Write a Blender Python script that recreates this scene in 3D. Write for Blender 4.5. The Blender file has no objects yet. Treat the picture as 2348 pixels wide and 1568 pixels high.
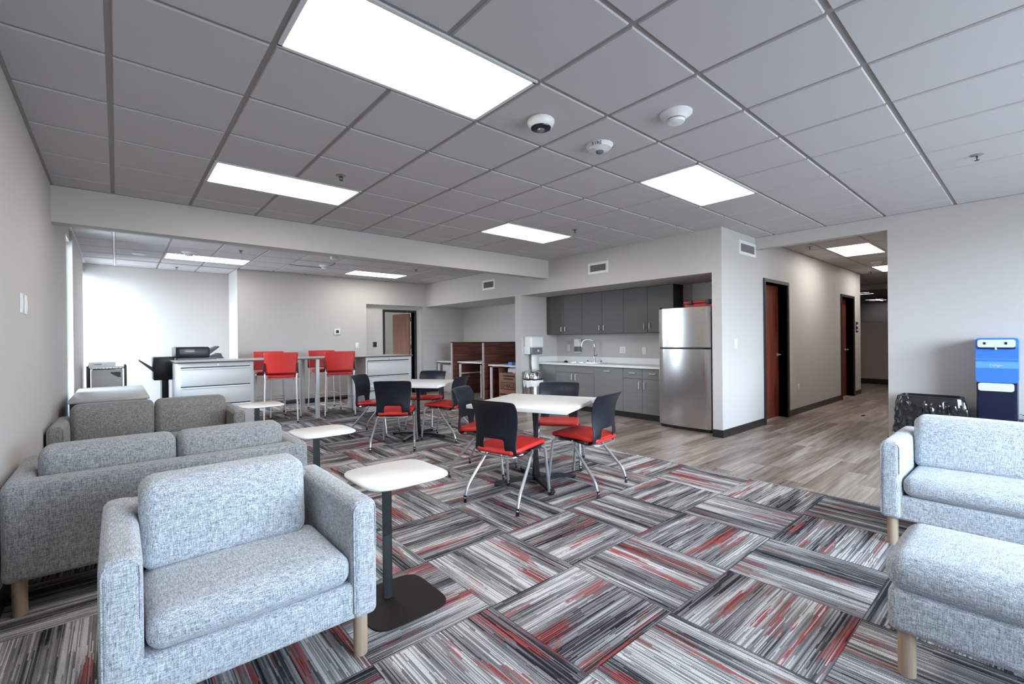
import bpy, bmesh, math, random
from mathutils import Vector, Matrix, noise
random.seed(7)
PI = math.pi
CZ = 2.737
sc = bpy.context.scene
col = sc.collection

# ------------------------------------------------------------------ materials
def nodes_mat(name):
    m = bpy.data.materials.new(name); m.use_nodes = True
    nt = m.node_tree
    return m, nt, nt.nodes['Principled BSDF']

def plain(name, c, rough=0.5, metal=0.0, var=0.04, scale=60, bump=0.0, coat=0.0, spec=0.5, emis=None):
    m, nt, b = nodes_mat(name)
    N, L = nt.nodes, nt.links
    tc = N.new('ShaderNodeTexCoord'); no = N.new('ShaderNodeTexNoise')
    no.inputs['Scale'].default_value = scale; no.inputs['Detail'].default_value = 3
    L.new(tc.outputs['Object'], no.inputs['Vector'])
    mr = N.new('ShaderNodeMapRange'); mr.inputs['To Min'].default_value = 1-var; mr.inputs['To Max'].default_value = 1+var
    L.new(no.outputs['Fac'], mr.inputs['Value'])
    mx = N.new('ShaderNodeVectorMath'); mx.operation = 'SCALE'
    mx.inputs[0].default_value = c[:3]; L.new(mr.outputs['Result'], mx.inputs['Scale'])
    L.new(mx.outputs['Vector'], b.inputs['Base Color'])
    b.inputs['Roughness'].default_value = rough; b.inputs['Metallic'].default_value = metal
    b.inputs['Coat Weight'].default_value = coat
    b.inputs['Specular IOR Level'].default_value = spec
    if bump:
        bp = N.new('ShaderNodeBump'); bp.inputs['Strength'].default_value = bump; bp.inputs['Distance'].default_value = 0.002
        L.new(no.outputs['Fac'], bp.inputs['Height']); L.new(bp.outputs['Normal'], b.inputs['Normal'])
    return m

def emitter(name, c, s):
    m = bpy.data.materials.new(name); m.use_nodes = True
    nt = m.node_tree; nt.nodes.clear()
    e = nt.nodes.new('ShaderNodeEmission'); e.inputs[0].default_value = (*c, 1); e.inputs[1].default_value = s
    o = nt.nodes.new('ShaderNodeOutputMaterial'); nt.links.new(e.outputs[0], o.inputs[0])
    return m

def glass_mat(name, tint=(0.9, 0.96, 1)):
    m = bpy.data.materials.new(name); m.use_nodes = True
    nt = m.node_tree; nt.nodes.clear()
    t = nt.nodes.new('ShaderNodeBsdfTransparent'); t.inputs[0].default_value = (*tint, 1)
    g = nt.nodes.new('ShaderNodeBsdfGlossy'); g.inputs['Roughness'].default_value = 0.02
    f = nt.nodes.new('ShaderNodeFresnel'); f.inputs[0].default_value = 1.3
    mx = nt.nodes.new('ShaderNodeMixShader'); o = nt.nodes.new('ShaderNodeOutputMaterial')
    nt.links.new(f.outputs[0], mx.inputs[0]); nt.links.new(t.outputs[0], mx.inputs[1]); nt.links.new(g.outputs[0], mx.inputs[2])
    nt.links.new(mx.outputs[0], o.inputs[0])
    return m

class NB:
    """tiny node-graph helper"""
    def __init__(s, nt): s.nt = nt; s.N = nt.nodes; s.L = nt.links
    def put(s, sock, v):
        if isinstance(v, bpy.types.NodeSocket): s.L.new(v, sock)
        else: sock.default_value = v
    def m(s, op, a, b=0.0, c=0.0):
        n = s.N.new('ShaderNodeMath'); n.operation = op
        s.put(n.inputs[0], a); s.put(n.inputs[1], b); s.put(n.inputs[2], c)
        return n.outputs[0]
    def xyz(s, x, y, z):
        n = s.N.new('ShaderNodeCombineXYZ'); s.put(n.inputs[0], x); s.put(n.inputs[1], y); s.put(n.inputs[2], z)
        return n.outputs[0]
    def sep(s, v):
        n = s.N.new('ShaderNodeSeparateXYZ'); s.L.new(v, n.inputs[0]); return n.outputs
    def noise(s, v, scale=1.0, detail=2.0, rough=0.5):
        n = s.N.new('ShaderNodeTexNoise'); s.L.new(v, n.inputs['Vector'])
        n.inputs['Scale'].default_value = scale; n.inputs['Detail'].default_value = detail; n.inputs['Roughness'].default_value = rough
        return n.outputs['Fac']
    def white(s, v):
        n = s.N.new('ShaderNodeTexWhiteNoise'); n.noise_dimensions = '3D'; s.L.new(v, n.inputs['Vector']); return n.outputs['Value']
    def ramp(s, f, stops, interp='LINEAR'):
        n = s.N.new('ShaderNodeValToRGB'); s.L.new(f, n.inputs[0]); cr = n.color_ramp; cr.interpolation = interp
        while len(cr.elements) < len(stops): cr.elements.new(0.5)
        for e, (p, c) in zip(cr.elements, stops): e.position = p; e.color = (*c, 1)
        return n.outputs[0]
    def mix(s, f, a, b):
        n = s.N.new('ShaderNodeMix'); n.data_type = 'RGBA'
        s.put(n.inputs[0], f); s.put(n.inputs[6], a); s.put(n.inputs[7], b)
        return n.outputs[2]
    def mr(s, v, a, b, c, d):
        n = s.N.new('ShaderNodeMapRange'); s.L.new(v, n.inputs[0])
        for i, q in enumerate((a, b, c, d)): n.inputs[i+1].default_value = q
        return n.outputs[0]
    def bump(s, hgt, st, dist, bsdf):
        n = s.N.new('ShaderNodeBump'); n.inputs['Strength'].default_value = st; n.inputs['Distance'].default_value = dist
        s.L.new(hgt, n.inputs['Height']); s.L.new(n.outputs[0], bsdf.inputs['Normal'])

def carpet_mat():
    m, nt, b = nodes_mat('striped carpet tile'); g = NB(nt)
    tc = g.N.new('ShaderNodeTexCoord').outputs['Object']
    x, y, z = g.sep(tc)
    u = g.m('DIVIDE', g.m('SUBTRACT', x, 0.157), 0.603); v = g.m('DIVIDE', g.m('SUBTRACT', y, 0.54), 0.605)
    i, j = g.m('FLOOR', u), g.m('FLOOR', v)
    fu, fv = g.m('SUBTRACT', u, i), g.m('SUBTRACT', v, j)
    par = g.m('ABSOLUTE', g.m('MODULO', g.m('ADD', i, j), 2.0))
    par = g.m('GREATER_THAN', par, 0.5)
    def pick(a, c):  # par ? a : c
        return g.m('ADD', g.m('MULTIPLY', par, a), g.m('MULTIPLY', g.m('SUBTRACT', 1.0, par), c))
    al, ac = pick(fu, fv), pick(fv, fu)
    w = g.white(g.xyz(i, j, 3.3)); w100 = g.m('MULTIPLY', w, 91.0)
    w2 = g.white(g.xyz(i, j, 8.1))
    # yarn lines
    q = g.m('FLOOR', g.m('MULTIPLY', ac, 140.0))
    r1 = g.white(g.xyz(q, w100, 1.0))
    seg = g.m('FLOOR', g.m('ADD', g.m('MULTIPLY', al, g.m('ADD', 0.9, g.m('MULTIPLY', r1, 1.6))), g.m('MULTIPLY', r1, 17.0)))
    r2 = g.white(g.xyz(q, seg, w100))
    # wider bands that also start and stop
    q3 = g.m('FLOOR', g.m('ADD', g.m('MULTIPLY', ac, 34.0), w100))
    r3 = g.white(g.xyz(q3, w100, 5.0))
    seg3 = g.m('FLOOR', g.m('ADD', g.m('MULTIPLY', al, g.m('ADD', 0.8, g.m('MULTIPLY', r3, 1.6))), g.m('MULTIPLY', r3, 9.0)))
    r4 = g.white(g.xyz(q3, seg3, w100))
    band = g.noise(g.xyz(g.m('MULTIPLY', ac, 5.5), g.m('MULTIPLY', al, 0.5), w100), 1.0, 2.0)
    # tone 0..1
    t = g.m('ADD', g.m('MULTIPLY', r2, 0.44), g.m('ADD', g.m('MULTIPLY', r4, 0.07), g.m('MULTIPLY', g.mr(band, 0.32, 0.68, 0, 1), 0.49)))
    t = g.m('ADD', t, g.m('MULTIPLY', g.m('SUBTRACT', w2, 0.5), 0.10))
    base = g.ramp(t, [(0.20, (0.02, 0.02, 0.025)), (0.32, (0.07, 0.066, 0.07)), (0.42, (0.18, 0.17, 0.172)), (0.60, (0.31, 0.295, 0.29)), (0.77, (0.68, 0.65, 0.63))])
    # red streaks
    rb = g.noise(g.xyz(g.m('ADD', g.m('MULTIPLY', ac, 6.5), 40.0), g.m('MULTIPLY', al, 0.9), w100), 1.0, 1.0)
    rm = g.m('GREATER_THAN', g.m('ADD', rb, g.m('MULTIPLY', g.m('SUBTRACT', r2, 0.5), 0.20)), 0.65)
    rm = g.m('MULTIPLY', rm, g.m('GREATER_THAN', g.white(g.xyz(seg, q, w100)), 0.22))
    redc = g.mix(r1, (0.27, 0.018, 0.018, 1), (0.46, 0.10, 0.085, 1))
    base = g.mix(g.m('MULTIPLY', rm, 0.9), base, redc)
    # loop pile
    fine = g.noise(tc, 380.0, 2.0)
    sh = g.mr(fine, 0.32, 0.68, 0.45, 1.5)
    vm = g.N.new('ShaderNodeVectorMath'); vm.operation = 'SCALE'; g.L.new(base, vm.inputs[0]); g.L.new(sh, vm.inputs['Scale'])
    # seams
    e = g.m('MINIMUM', g.m('MINIMUM', fu, g.m('SUBTRACT', 1.0, fu)), g.m('MINIMUM', fv, g.m('SUBTRACT', 1.0, fv)))
    sm = g.m('LESS_THAN', e, 0.004)
    g.L.new(g.mix(g.m('MULTIPLY', sm, 0.6), vm.outputs[0], (0.03, 0.03, 0.03, 1)), b.inputs['Base Color'])
    b.inputs['Roughness'].default_value = 0.95; b.inputs['Specular IOR Level'].default_value = 0.15
    g.bump(g.m('ADD', fine, g.m('MULTIPLY', r2, 0.5)), 0.5, 0.003, b)
    return m

def plank_mat():
    m, nt, b = nodes_mat('wood look plank floor'); g = NB(nt)
    tc = g.N.new('ShaderNodeTexCoord').outputs['Object']
    x, y, z = g.sep(tc)
    v = g.m('DIVIDE', y, 0.152); j = g.m('FLOOR', v); fv = g.m('SUBTRACT', v, j)
    off = g.white(g.xyz(j, 1.0, 2.0))
    u = g.m('ADD', g.m('DIVIDE', x, 1.22), g.m('MULTIPLY', off, 7.0)); i = g.m('FLOOR', u); fu = g.m('SUBTRACT', u, i)
    w = g.white(g.xyz(i, j, 4.0))
    gr = g.noise(g.xyz(g.m('MULTIPLY', x, 2.2), g.m('MULTIPLY', y, 42.0), g.m('MULTIPLY', w, 30.0)), 1.0, 5.0, 0.6)
    gr2 = g.noise(g.xyz(g.m('MULTIPLY', x, 1.0), g.m('MULTIPLY', y, 12.0), g.m('MULTIPLY', w, 50.0)), 1.0, 2.0)
    t = g.m('ADD', g.m('MULTIPLY', gr, 0.55), g.m('ADD', g.m('MULTIPLY', gr2, 0.3), g.m('MULTIPLY', w, 0.15)))
    c = g.ramp(t, [(0.33, (0.095, 0.065, 0.05)), (0.44, (0.20, 0.15, 0.12)), (0.54, (0.30, 0.24, 0.20)), (0.66, (0.46, 0.39, 0.34))])
    e1 = g.m('MINIMUM', fv, g.m('SUBTRACT', 1.0, fv)); e2 = g.m('MINIMUM', fu, g.m('SUBTRACT', 1.0, fu))
    sm = g.m('MAXIMUM', g.m('LESS_THAN', e1, 0.010), g.m('LESS_THAN', e2, 0.0015))
    g.L.new(g.mix(g.m('MULTIPLY', sm, 0.55), c, (0.08, 0.06, 0.05, 1)), b.inputs['Base Color'])
    g.L.new(g.mr(gr, 0.3, 0.7, 0.30, 0.44), b.inputs['Roughness'])
    g.bump(gr, 0.12, 0.002, b)
    return m

def fabric_mat(name, lo, hi):
    m, nt, b = nodes_mat(name); g = NB(nt)
    tc = g.N.new('ShaderNodeTexCoord').outputs['Object']
    def st(a, c, d):
        n = g.N.new('ShaderNodeVectorMath'); n.operation = 'MULTIPLY'; g.L.new(tc, n.inputs[0]); n.inputs[1].default_value = (a, c, d)
        return g.noise(n.outputs[0], 1.0, 2.0, 0.6)
    a = st(330, 330, 34); c = st(34, 330, 330); d = st(330, 34, 330); f = st(700, 700, 700)
    t = g.m('ADD', g.m('MULTIPLY', g.m('ADD', a, g.m('ADD', c, d)), 0.27), g.m('MULTIPLY', f, 0.19))
    colr = g.ramp(t, [(0.39, lo), (0.50, tuple((p+q)/2 for p, q in zip(lo, hi))), (0.60, hi)])
    g.L.new(colr, b.inputs['Base Color'])
    b.inputs['Roughness'].default_value = 0.95; b.inputs['Specular IOR Level'].default_value = 0.1
    b.inputs['Sheen Weight'].default_value = 0.25
    g.bump(t, 0.5, 0.003, b)
    return m

def wood_mat(name, c0, c1, axis='z', scale=1.0, rough=0.4, dens=30):
    m, nt, b = nodes_mat(name); g = NB(nt)
    tc = g.N.new('ShaderNodeTexCoord').outputs['Object']
    s = {'x': (1.5, dens, dens), 'y': (dens, 1.5, dens), 'z': (dens, dens, 1.5)}[axis]
    n = g.N.new('ShaderNodeVectorMath'); n.operation = 'MULTIPLY'; g.L.new(tc, n.inputs[0]); n.inputs[1].default_value = tuple(q*scale for q in s)
    t = g.noise(n.outputs[0], 1.0, 4.0, 0.6)
    g.L.new(g.ramp(t, [(0.35, c0), (0.65, c1)]), b.inputs['Base Color'])
    b.inputs['Roughness'].default_value = rough
    g.bump(t, 0.1, 0.001, b)
    return m

def steel_mat():
    m, nt, b = nodes_mat('brushed stainless steel'); g = NB(nt)
    tc = g.N.new('ShaderNodeTexCoord').outputs['Object']
    n = g.N.new('ShaderNodeVectorMath'); n.operation = 'MULTIPLY'; g.L.new(tc, n.inputs[0]); n.inputs[1].default_value = (3, 3, 900)
    t = g.noise(n.outputs[0], 1.0, 3.0)
    g.L.new(g.ramp(t, [(0.3, (0.56, 0.53, 0.51)), (0.7, (0.62, 0.59, 0.57))]), b.inputs['Base Color'])
    b.inputs['Metallic'].default_value = 1.0
    g.L.new(g.mr(t, 0.3, 0.7, 0.18, 0.24), b.inputs['Roughness'])
    return m

M = {}
M['wall'] = plain('warm grey wall paint', (0.53, 0.50, 0.47), 0.6, var=0.02, scale=220, bump=0.15)
M['soffit'] = M['wall']
M['tile'] = plain('ceiling tile', (0.54, 0.515, 0.52), 0.9, var=0.06, scale=350, bump=0.3)
M['grid'] = plain('ceiling grid metal', (0.29, 0.26, 0.255), 0.5, var=0.02)
M['gridlight'] = plain('white ceiling trim', (0.7, 0.7, 0.7), 0.5, var=0.02)
M['carpet'] = carpet_mat(); M['plank'] = plank_mat()
M['black'] = plain('black vinyl base', (0.014, 0.012, 0.012), 0.35)
M['blackm'] = plain('black powder coated metal', (0.012, 0.012, 0.014), 0.38, spec=0.5)
M['brownm'] = plain('dark bronze metal', (0.022, 0.014, 0.012), 0.6, var=0.1, scale=200, spec=0.25)
M['fabric'] = fabric_mat('light blue grey woven fabric', (0.11, 0.125, 0.15), (0.76, 0.79, 0.82))
M['fabric_shaded'] = fabric_mat('deep shaded woven fabric', (0.045, 0.04, 0.038), (0.34, 0.31, 0.285))  # same weave with shade put into its colour, for the far sofa
M['fabric_half_shaded'] = fabric_mat('half shaded woven fabric', (0.06, 0.062, 0.066), (0.46, 0.455, 0.45))  # same weave, partly darkened to paint shade on the sofa seen from behind
M['oak'] = wood_mat('pale oak leg', (0.36, 0.25, 0.17), (0.52, 0.38, 0.27), 'z', rough=0.5)
M['white'] = plain('white laminate', (0.80, 0.78, 0.76), 0.35, var=0.01)
M['whitep'] = plain('white plastic', (0.78, 0.78, 0.77), 0.35, var=0.01)
M['whitem'] = plain('white painted metal', (0.62, 0.60, 0.57), 0.4, var=0.01)
M['whiteleg'] = plain('white painted tube', (0.75, 0.72, 0.70), 0.35, var=0.01)
M['red'] = plain('red vinyl upholstery', (0.58, 0.022, 0.016), 0.5, var=0.05, scale=300, bump=0.1)
M['shell'] = plain('navy black plastic shell', (0.008, 0.011, 0.019), 0.38, var=0.08, scale=500, bump=0.15, spec=0.4)
M['silver'] = plain('silver painted steel tube', (0.60, 0.60, 0.61), 0.28, metal=0.8, var=0.02)
M['chrome'] = plain('polished chrome', (0.75, 0.75, 0.75), 0.12, metal=1.0, var=0.01)
M['nickel'] = plain('satin nickel', (0.72, 0.70, 0.67), 0.35, metal=0.5, var=0.01)
M['steel'] = steel_mat()
M['cab'] = wood_mat('dark grey laminate', (0.175, 0.170, 0.162), (0.195, 0.19, 0.182), 'y', rough=0.5, dens=60)
M['cabup'] = wood_mat('charcoal laminate', (0.085, 0.078, 0.070), (0.10, 0.092, 0.084), 'y', rough=0.5, dens=60)
M['cabdark'] = plain('black cabinet side', (0.02, 0.018, 0.016), 0.5)
M['counter'] = plain('white solid surface counter', (0.78, 0.78, 0.76), 0.3, var=0.03, scale=150)
M['cherry'] = wood_mat('cherry door veneer', (0.11, 0.018, 0.010), (0.25, 0.05, 0.028), 'z', rough=0.35, dens=14)
M['brown'] = wood_mat('brown door veneer', (0.16, 0.07, 0.045), (0.24, 0.11, 0.07), 'z', rough=0.4, dens=14)
M['walnut'] = wood_mat('dark walnut laminate', (0.03, 0.007, 0.005), (0.24, 0.065, 0.042), 'x', rough=0.4, dens=55)
M['frame'] = plain('dark door frame', (0.016, 0.015, 0.016), 0.45)
M['blue'] = plain('bright blue plastic', (0.045, 0.18, 0.80), 0.35, var=0.01)
M['bluel'] = plain('light blue band', (0.12, 0.32, 0.90), 0.35, var=0.01)
M['panel'] = plain('pale control panel', (0.62, 0.66, 0.72), 0.4, var=0.01)
M['navy'] = plain('navy black gloss plastic', (0.006, 0.008, 0.03), 0.25, var=0.02)
M['bag'] = plain('black bin liner film', (0.012, 0.012, 0.014), 0.14, var=0.05, scale=20, bump=0.0, coat=0.6)
M['greytop'] = plain('grey laminate table top', (0.36, 0.35, 0.345), 0.35, var=0.04)
M['card'] = plain('brown cardboard', (0.30, 0.15, 0.10), 0.85, var=0.08, scale=30)
M['ink'] = plain('black ink', (0.01, 0.01, 0.01), 0.6)
M['inkred'] = plain('dark red ink', (0.22, 0.01, 0.01), 0.6)
M['grille'] = plain('dark vent interior', (0.05, 0.042, 0.042), 0.6)
M['slat'] = plain('vent slat grey', (0.34, 0.32, 0.31), 0.5)
M['smoke'] = plain('smoky translucent grey plastic', (0.16, 0.16, 0.17), 0.2)
M['paper'] = plain('white paper', (0.82, 0.81, 0.79), 0.8, var=0.02)
M['liner'] = plain('white bin liner', (0.8, 0.79, 0.78), 0.45, var=0.03)
M['redc'] = plain('red plastic case', (0.45, 0.02, 0.015), 0.4)
M['machine'] = plain('grey beige machine plastic', (0.42, 0.40, 0.37), 0.45)
M['edge'] = plain('light worktop edge', (0.42, 0.38, 0.35), 0.4)
M['dwood'] = plain('dark laminate underside', (0.03, 0.015, 0.012), 0.45)
M['glass'] = glass_mat('window glass')
M['lamp'] = emitter('lit led panel', (1.0, 0.97, 0.93), 8.0)

# ------------------------------------------------------------------ mesh helpers
def tag(o, label=None, cat=None, group=None, kind=None):
    if label: o['label'] = label
    if cat: o['category'] = cat
    if group: o['group'] = group
    if kind: o['kind'] = kind
    return o

def obj(name, bm, mats, parent=None, smooth=True, world=True, angle=35):
    if parent is not None and world:
        bmesh.ops.translate(bm, verts=bm.verts, vec=-parent.location)
    bmesh.ops.recalc_face_normals(bm, faces=bm.faces)
    me = bpy.data.meshes.new(name); bm.to_mesh(me); bm.free()
    if not isinstance(mats, (list, tuple)): mats = [mats]
    for m in mats: me.materials.append(m)
    if smooth:
        me.shade_smooth(); me.set_sharp_from_angle(angle=math.radians(angle))
    o = bpy.data.objects.new(name, me); col.objects.link(o)
    if parent is not None: o.parent = parent
    return o

def sub(name, bm, mats, root, part, **k):
    """sub-part: child of a part, its mesh given in the root's world frame"""
    if k.pop('world', True): bmesh.ops.translate(bm, verts=bm.verts, vec=-root.location)
    return obj(name, bm, mats, part, world=False, **k)

def thing(name, label, cat, loc=(0, 0, 0), rz=0.0, group=None, kind=None):
    o = bpy.data.objects.new(name, None); col.objects.link(o)
    o.location = loc; o.rotation_euler = (0, 0, rz); o.empty_display_size = 0.1
    tag(o, label, cat, group, kind); return o

def one(name, bm, mats, label, cat, base=None, group=None, **k):
    """thing that is one mesh, origin at base"""
    if base is not None:
        bmesh.ops.translate(bm, verts=bm.verts, vec=-Vector(base))
    o = obj(name, bm, mats, None, **k)
    if base is not None: o.location = base
    return tag(o, label, cat, group)

def struct(name, bm, mats, smooth=False):
    o = obj(name, bm, mats, None, smooth=smooth); o['kind'] = 'structure'; return o

def dup(root, loc, rz, label, group=None):
    r = root.copy(); col.objects.link(r); r.location = loc; r.rotation_euler = (0, 0, rz)
    r['label'] = label
    if group: r['group'] = group
    for ch in list(root.children):
        c = ch.copy(); col.objects.link(c); c.parent = r
        for gch in list(ch.children):
            d = gch.copy(); col.objects.link(d); d.parent = c
    return r

def new(): return bmesh.new()

def bx(bm, x0, x1, y0, y1, z0, z1, mi=0, bev=0.0, seg=2):
    r = bmesh.ops.create_cube(bm, size=1.0)
    vs = r['verts']
    for v in vs:
        v.co = Vector(((x0+x1)/2+v.co.x*(x1-x0), (y0+y1)/2+v.co.y*(y1-y0), (z0+z1)/2+v.co.z*(z1-z0)))
    fs = list({f for v in vs for f in v.link_faces})
    for f in fs: f.material_index = mi
    if bev:
        es = list({e for f in fs for e in f.edges})
        rr = bmesh.ops.bevel(bm, geom=es, offset=bev, segments=seg, affect='EDGES', profile=0.5)
        for f in rr['faces']: f.material_index = mi
    return vs

def frame_axes(d):
    d = d.normalized()
    up = Vector((0, 0, 1)) if abs(d.z) < 0.95 else Vector((0, 1, 0))
    a = d.cross(up).normalized(); b = a.cross(d).normalized()
    return a, b

def tube(bm, pts, r, seg=10, mi=0, cap=True, radii=None):
    pts = [Vector(p) for p in pts]; rings = []
    n = len(pts); pa = None
    for k, p in enumerate(pts):
        d = (pts[min(k+1, n-1)]-pts[max(k-1, 0)]).normalized()
        if pa is None: a, b = frame_axes(d)
        else:
            a = (pa-d*pa.dot(d)).normalized(); b = d.cross(a).normalized()
        pa = a
        rr = radii[k] if radii else r
        rings.append([bm.verts.new(p+a*math.cos(2*PI*t/seg)*rr+b*math.sin(2*PI*t/seg)*rr) for t in range(seg)])
    for k in range(n-1):
        for t in range(seg):
            f = bm.faces.new((rings[k][t], rings[k][(t+1) % seg], rings[k+1][(t+1) % seg], rings[k+1][t])); f.material_index = mi
    if cap:
        f = bm.faces.new(rings[0][::-1]); f.material_index = mi
        f = bm.faces.new(rings[-1]); f.material_index = mi

def fillet(pts, r=0.05, n=5):
    pts = [Vector(p) for p in pts]; out = [pts[0]]
    for k in range(1, len(pts)-1):
        a, b, c = pts[k-1], pts[k], pts[k+1]
        rr = min(r, (a-b).length*0.48, (c-b).length*0.48)
        p0 = b+(a-b).normalized()*rr; p1 = b+(c-b).normalized()*rr
        for t in range(n+1):
            s = t/n; out.append(p0*(1-s)**2+b*2*s*(1-s)+p1*s*s)
    out.append(pts[-1]); return out

def cyl(bm, p0, p1, r, seg=16, mi=0, r2=None):
    tube(bm, [p0, p1], r, seg, mi, True, [r, r if r2 is None else r2])

def lathe(bm, prof, c, seg=24, mi=0, sx=1.0, sy=1.0):
    c = Vector(c); rings = []
    for (r, z) in prof:
        r = max(r, 1e-4)
        rings.append([bm.verts.new(c+Vector((math.cos(2*PI*t/seg)*r*sx, math.sin(2*PI*t/seg)*r*sy, z))) for t in range(seg)])
    for k in range(len(rings)-1):
        for t in range(seg):
            f = bm.faces.new((rings[k][t], rings[k][(t+1) % seg], rings[k+1][(t+1) % seg], rings[k+1][t])); f.material_index = mi
    for rg in (rings[0][::-1], rings[-1]):
        f = bm.faces.new(rg); f.material_index = mi

def cushion(bm, lo, hi, r, n=10, bulge=(0, 0, 0), warp=None, mi=0):
    """dense rounded box; bulge = outward swell per axis on both faces of that axis"""
    lo, hi = Vector(lo), Vector(hi); ce = (lo+hi)/2; hs = (hi-lo)/2
    r = min(r, min(hs)*0.98)
    def mapc(t, h):  # cluster points near the ends
        return t
    faces = []
    vd = {}
    def vert(p):
        key = (round(p[0], 5), round(p[1], 5), round(p[2], 5))
        if key in vd: return vd[key]
        P = Vector((p[0]*hs.x, p[1]*hs.y, p[2]*hs.z))
        Q = Vector((max(-hs.x+r, min(hs.x-r, P.x)), max(-hs.y+r, min(hs.y-r, P.y)), max(-hs.z+r, min(hs.z-r, P.z))))
        D = P-Q
        if D.length > 1e-9: P = Q+D.normalized()*r
        u, v, w = p
        gx = (1-v*v)*(1-w*w); gy = (1-u*u)*(1-w*w); gz = (1-u*u)*(1-v*v)
        P += Vector((bulge[0]*gx*u, bulge[1]*gy*v, bulge[2]*gz*w))
        P += ce
        if warp: P = warp(P, u, v, w)
        vd[key] = bm.verts.new(P); return vd[key]
    # parametrisation with extra samples in the rounded zone
    def samples(h):
        k = min(0.9, r/h); s = []
        m = 5
        for t in range(m): s.append(-1+k*(1-math.cos(PI/2*t/m))*1.0 if False else -1+k*t/m)
        inner = max(2, n)
        for t in range(inner+1): s.append(-1+k+(2-2*k)*t/inner)
        for t in range(1, m+1): s.append(1-k+k*t/m)
        return s
    S = [samples(hs.x), samples(hs.y), samples(hs.z)]
    for ax in range(3):
        A, B = [a for a in range(3) if a != ax]
        for sg in (-1, 1):
            for i in range(len(S[A])-1):
                for j in range(len(S[B])-1):
                    q = []
                    for (di, dj) in ((0, 0), (1, 0), (1, 1), (0, 1)):
                        p = [0, 0, 0]; p[ax] = sg; p[A] = S[A][i+di]; p[B] = S[B][j+dj]; q.append(vert(p))
                    try:
                        f = bm.faces.new(q); f.material_index = mi
                    except ValueError: pass

def prism(bm, outline, z0, z1, mi=0, axis='z'):
    """outline list of 2D points extruded along an axis"""
    def P(a, b, h):
        return {'z': Vector((a, b, h)), 'y': Vector((a, h, b)), 'x': Vector((h, a, b))}[axis]
    lo = [bm.verts.new(P(a, b, z0)) for a, b in outline]; hi = [bm.verts.new(P(a, b, z1)) for a, b in outline]
    n = len(lo)
    fs = [bm.faces.new(lo[::-1]), bm.faces.new(hi)]
    for k in range(n): fs.append(bm.faces.new((lo[k], lo[(k+1) % n], hi[(k+1) % n], hi[k])))
    for f in fs: f.material_index = mi
    return fs

def rrect(x0, x1, y0, y1, r, n=6):
    out = []
    for (cx, cy, a0) in ((x1-r, y1-r, 0), (x0+r, y1-r, PI/2), (x0+r, y0+r, PI), (x1-r, y0+r, 1.5*PI)):
        for t in range(n+1):
            a = a0+PI/2*t/n; out.append((cx+r*math.cos(a), cy+r*math.sin(a)))
    return out

def superell(cx, cy, a, b, p=4.0, n=64):
    out = []
    for t in range(n):
        an = 2*PI*t/n; c, s = math.cos(an), math.sin(an)
        out.append((cx+a*abs(c)**(2/p)*(1 if c >= 0 else -1), cy+b*abs(s)**(2/p)*(1 if s >= 0 else -1)))
    return out

def text_obj(name, body, size, mat, parent, loc, rot, root=None, extr=0.001, sx=1.0):
    cu = bpy.data.curves.new(name, 'FONT'); cu.body = body; cu.size = size; cu.extrude = extr
    cu.align_x = 'CENTER'; cu.align_y = 'CENTER'
    tmp = bpy.data.objects.new('tmp', cu); col.objects.link(tmp)
    dg = bpy.context.evaluated_depsgraph_get()
    me = bpy.data.meshes.new_from_object(tmp.evaluated_get(dg)); bpy.data.objects.remove(tmp)
    me.materials.clear(); me.materials.append(mat)
    o = bpy.data.objects.new(name, me); col.objects.link(o)
    o.parent = parent; o.location = loc; o.rotation_euler = rot; o.scale = (sx, 1, 1)
    return o

# ------------------------------------------------------------------ the setting
bm = new(); bx(bm, -0.6, 4.39, -2.45, 11.3, -0.1, 0.0); struct('floor', bm, M['carpet'])
bm = new(); bx(bm, 4.39, 24.0, -2.45, 14.2, -0.1, 0.0); struct('floor', bm, M['plank'])

def gbox(name, boxes, mat, bev=0):
    bm = new()
    for b in boxes: bx(bm, *b)
    return struct(name, bm, mat)
gbox('wall_left', [(-0.6, -0.44, -2.45, 7.45, 0, CZ+0.06), (-0.6, -0.44, 7.45, 8.0, 2.585, CZ+0.06), (-0.6, -0.415, 8.0, 10.25, 0, CZ-0.001),
                   (-0.6, -0.44, 10.25, 11.1, 2.585, CZ+0.06)], M['wall'])
gbox('wall_far', [(-0.6, 1.78, 11.1, 11.25, 0, CZ+0.06), (1.78, 1.92, 10.22, 11.1, 0, CZ+0.06), (1.92, 4.38, 10.22, 10.5, 0, CZ+0.06),
                  (5.87, 7.2, 10.22, 10.5, 0, CZ+0.06), (4.38, 5.87, 10.22, 10.5, 2.17, CZ+0.06),
                  (4.38, 4.89, 10.35, 10.5, 0, 2.17), (5.69, 5.87, 10.35, 10.5, 0, 2.17), (4.89, 5.69, 10.35, 10.5, 2.02, 2.17)], M['wall'])
gbox('wall_beam', [(-0.44, 5.93, 5.83, 6.0, 2.405, CZ+0.06)], M['wall'])
gbox('wall_kitchen_soffit', [(5.93, 7.1, 2.83, 10.22, 2.162, CZ+0.06)], M['wall'])
gbox('wall_kitchen_divider', [(5.93, 7.1, 6.58, 6.76, 0, 2.162)], M['wall'])
gbox('wall_kitchen_back', [(6.92, 7.1, 2.83, 6.58, 0, 2.162)], M['wall'])
gbox('wall_workstation_back', [(7.1, 7.2, 2.95, 10.22, 0, CZ+0.06)], M['wall'])
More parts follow.
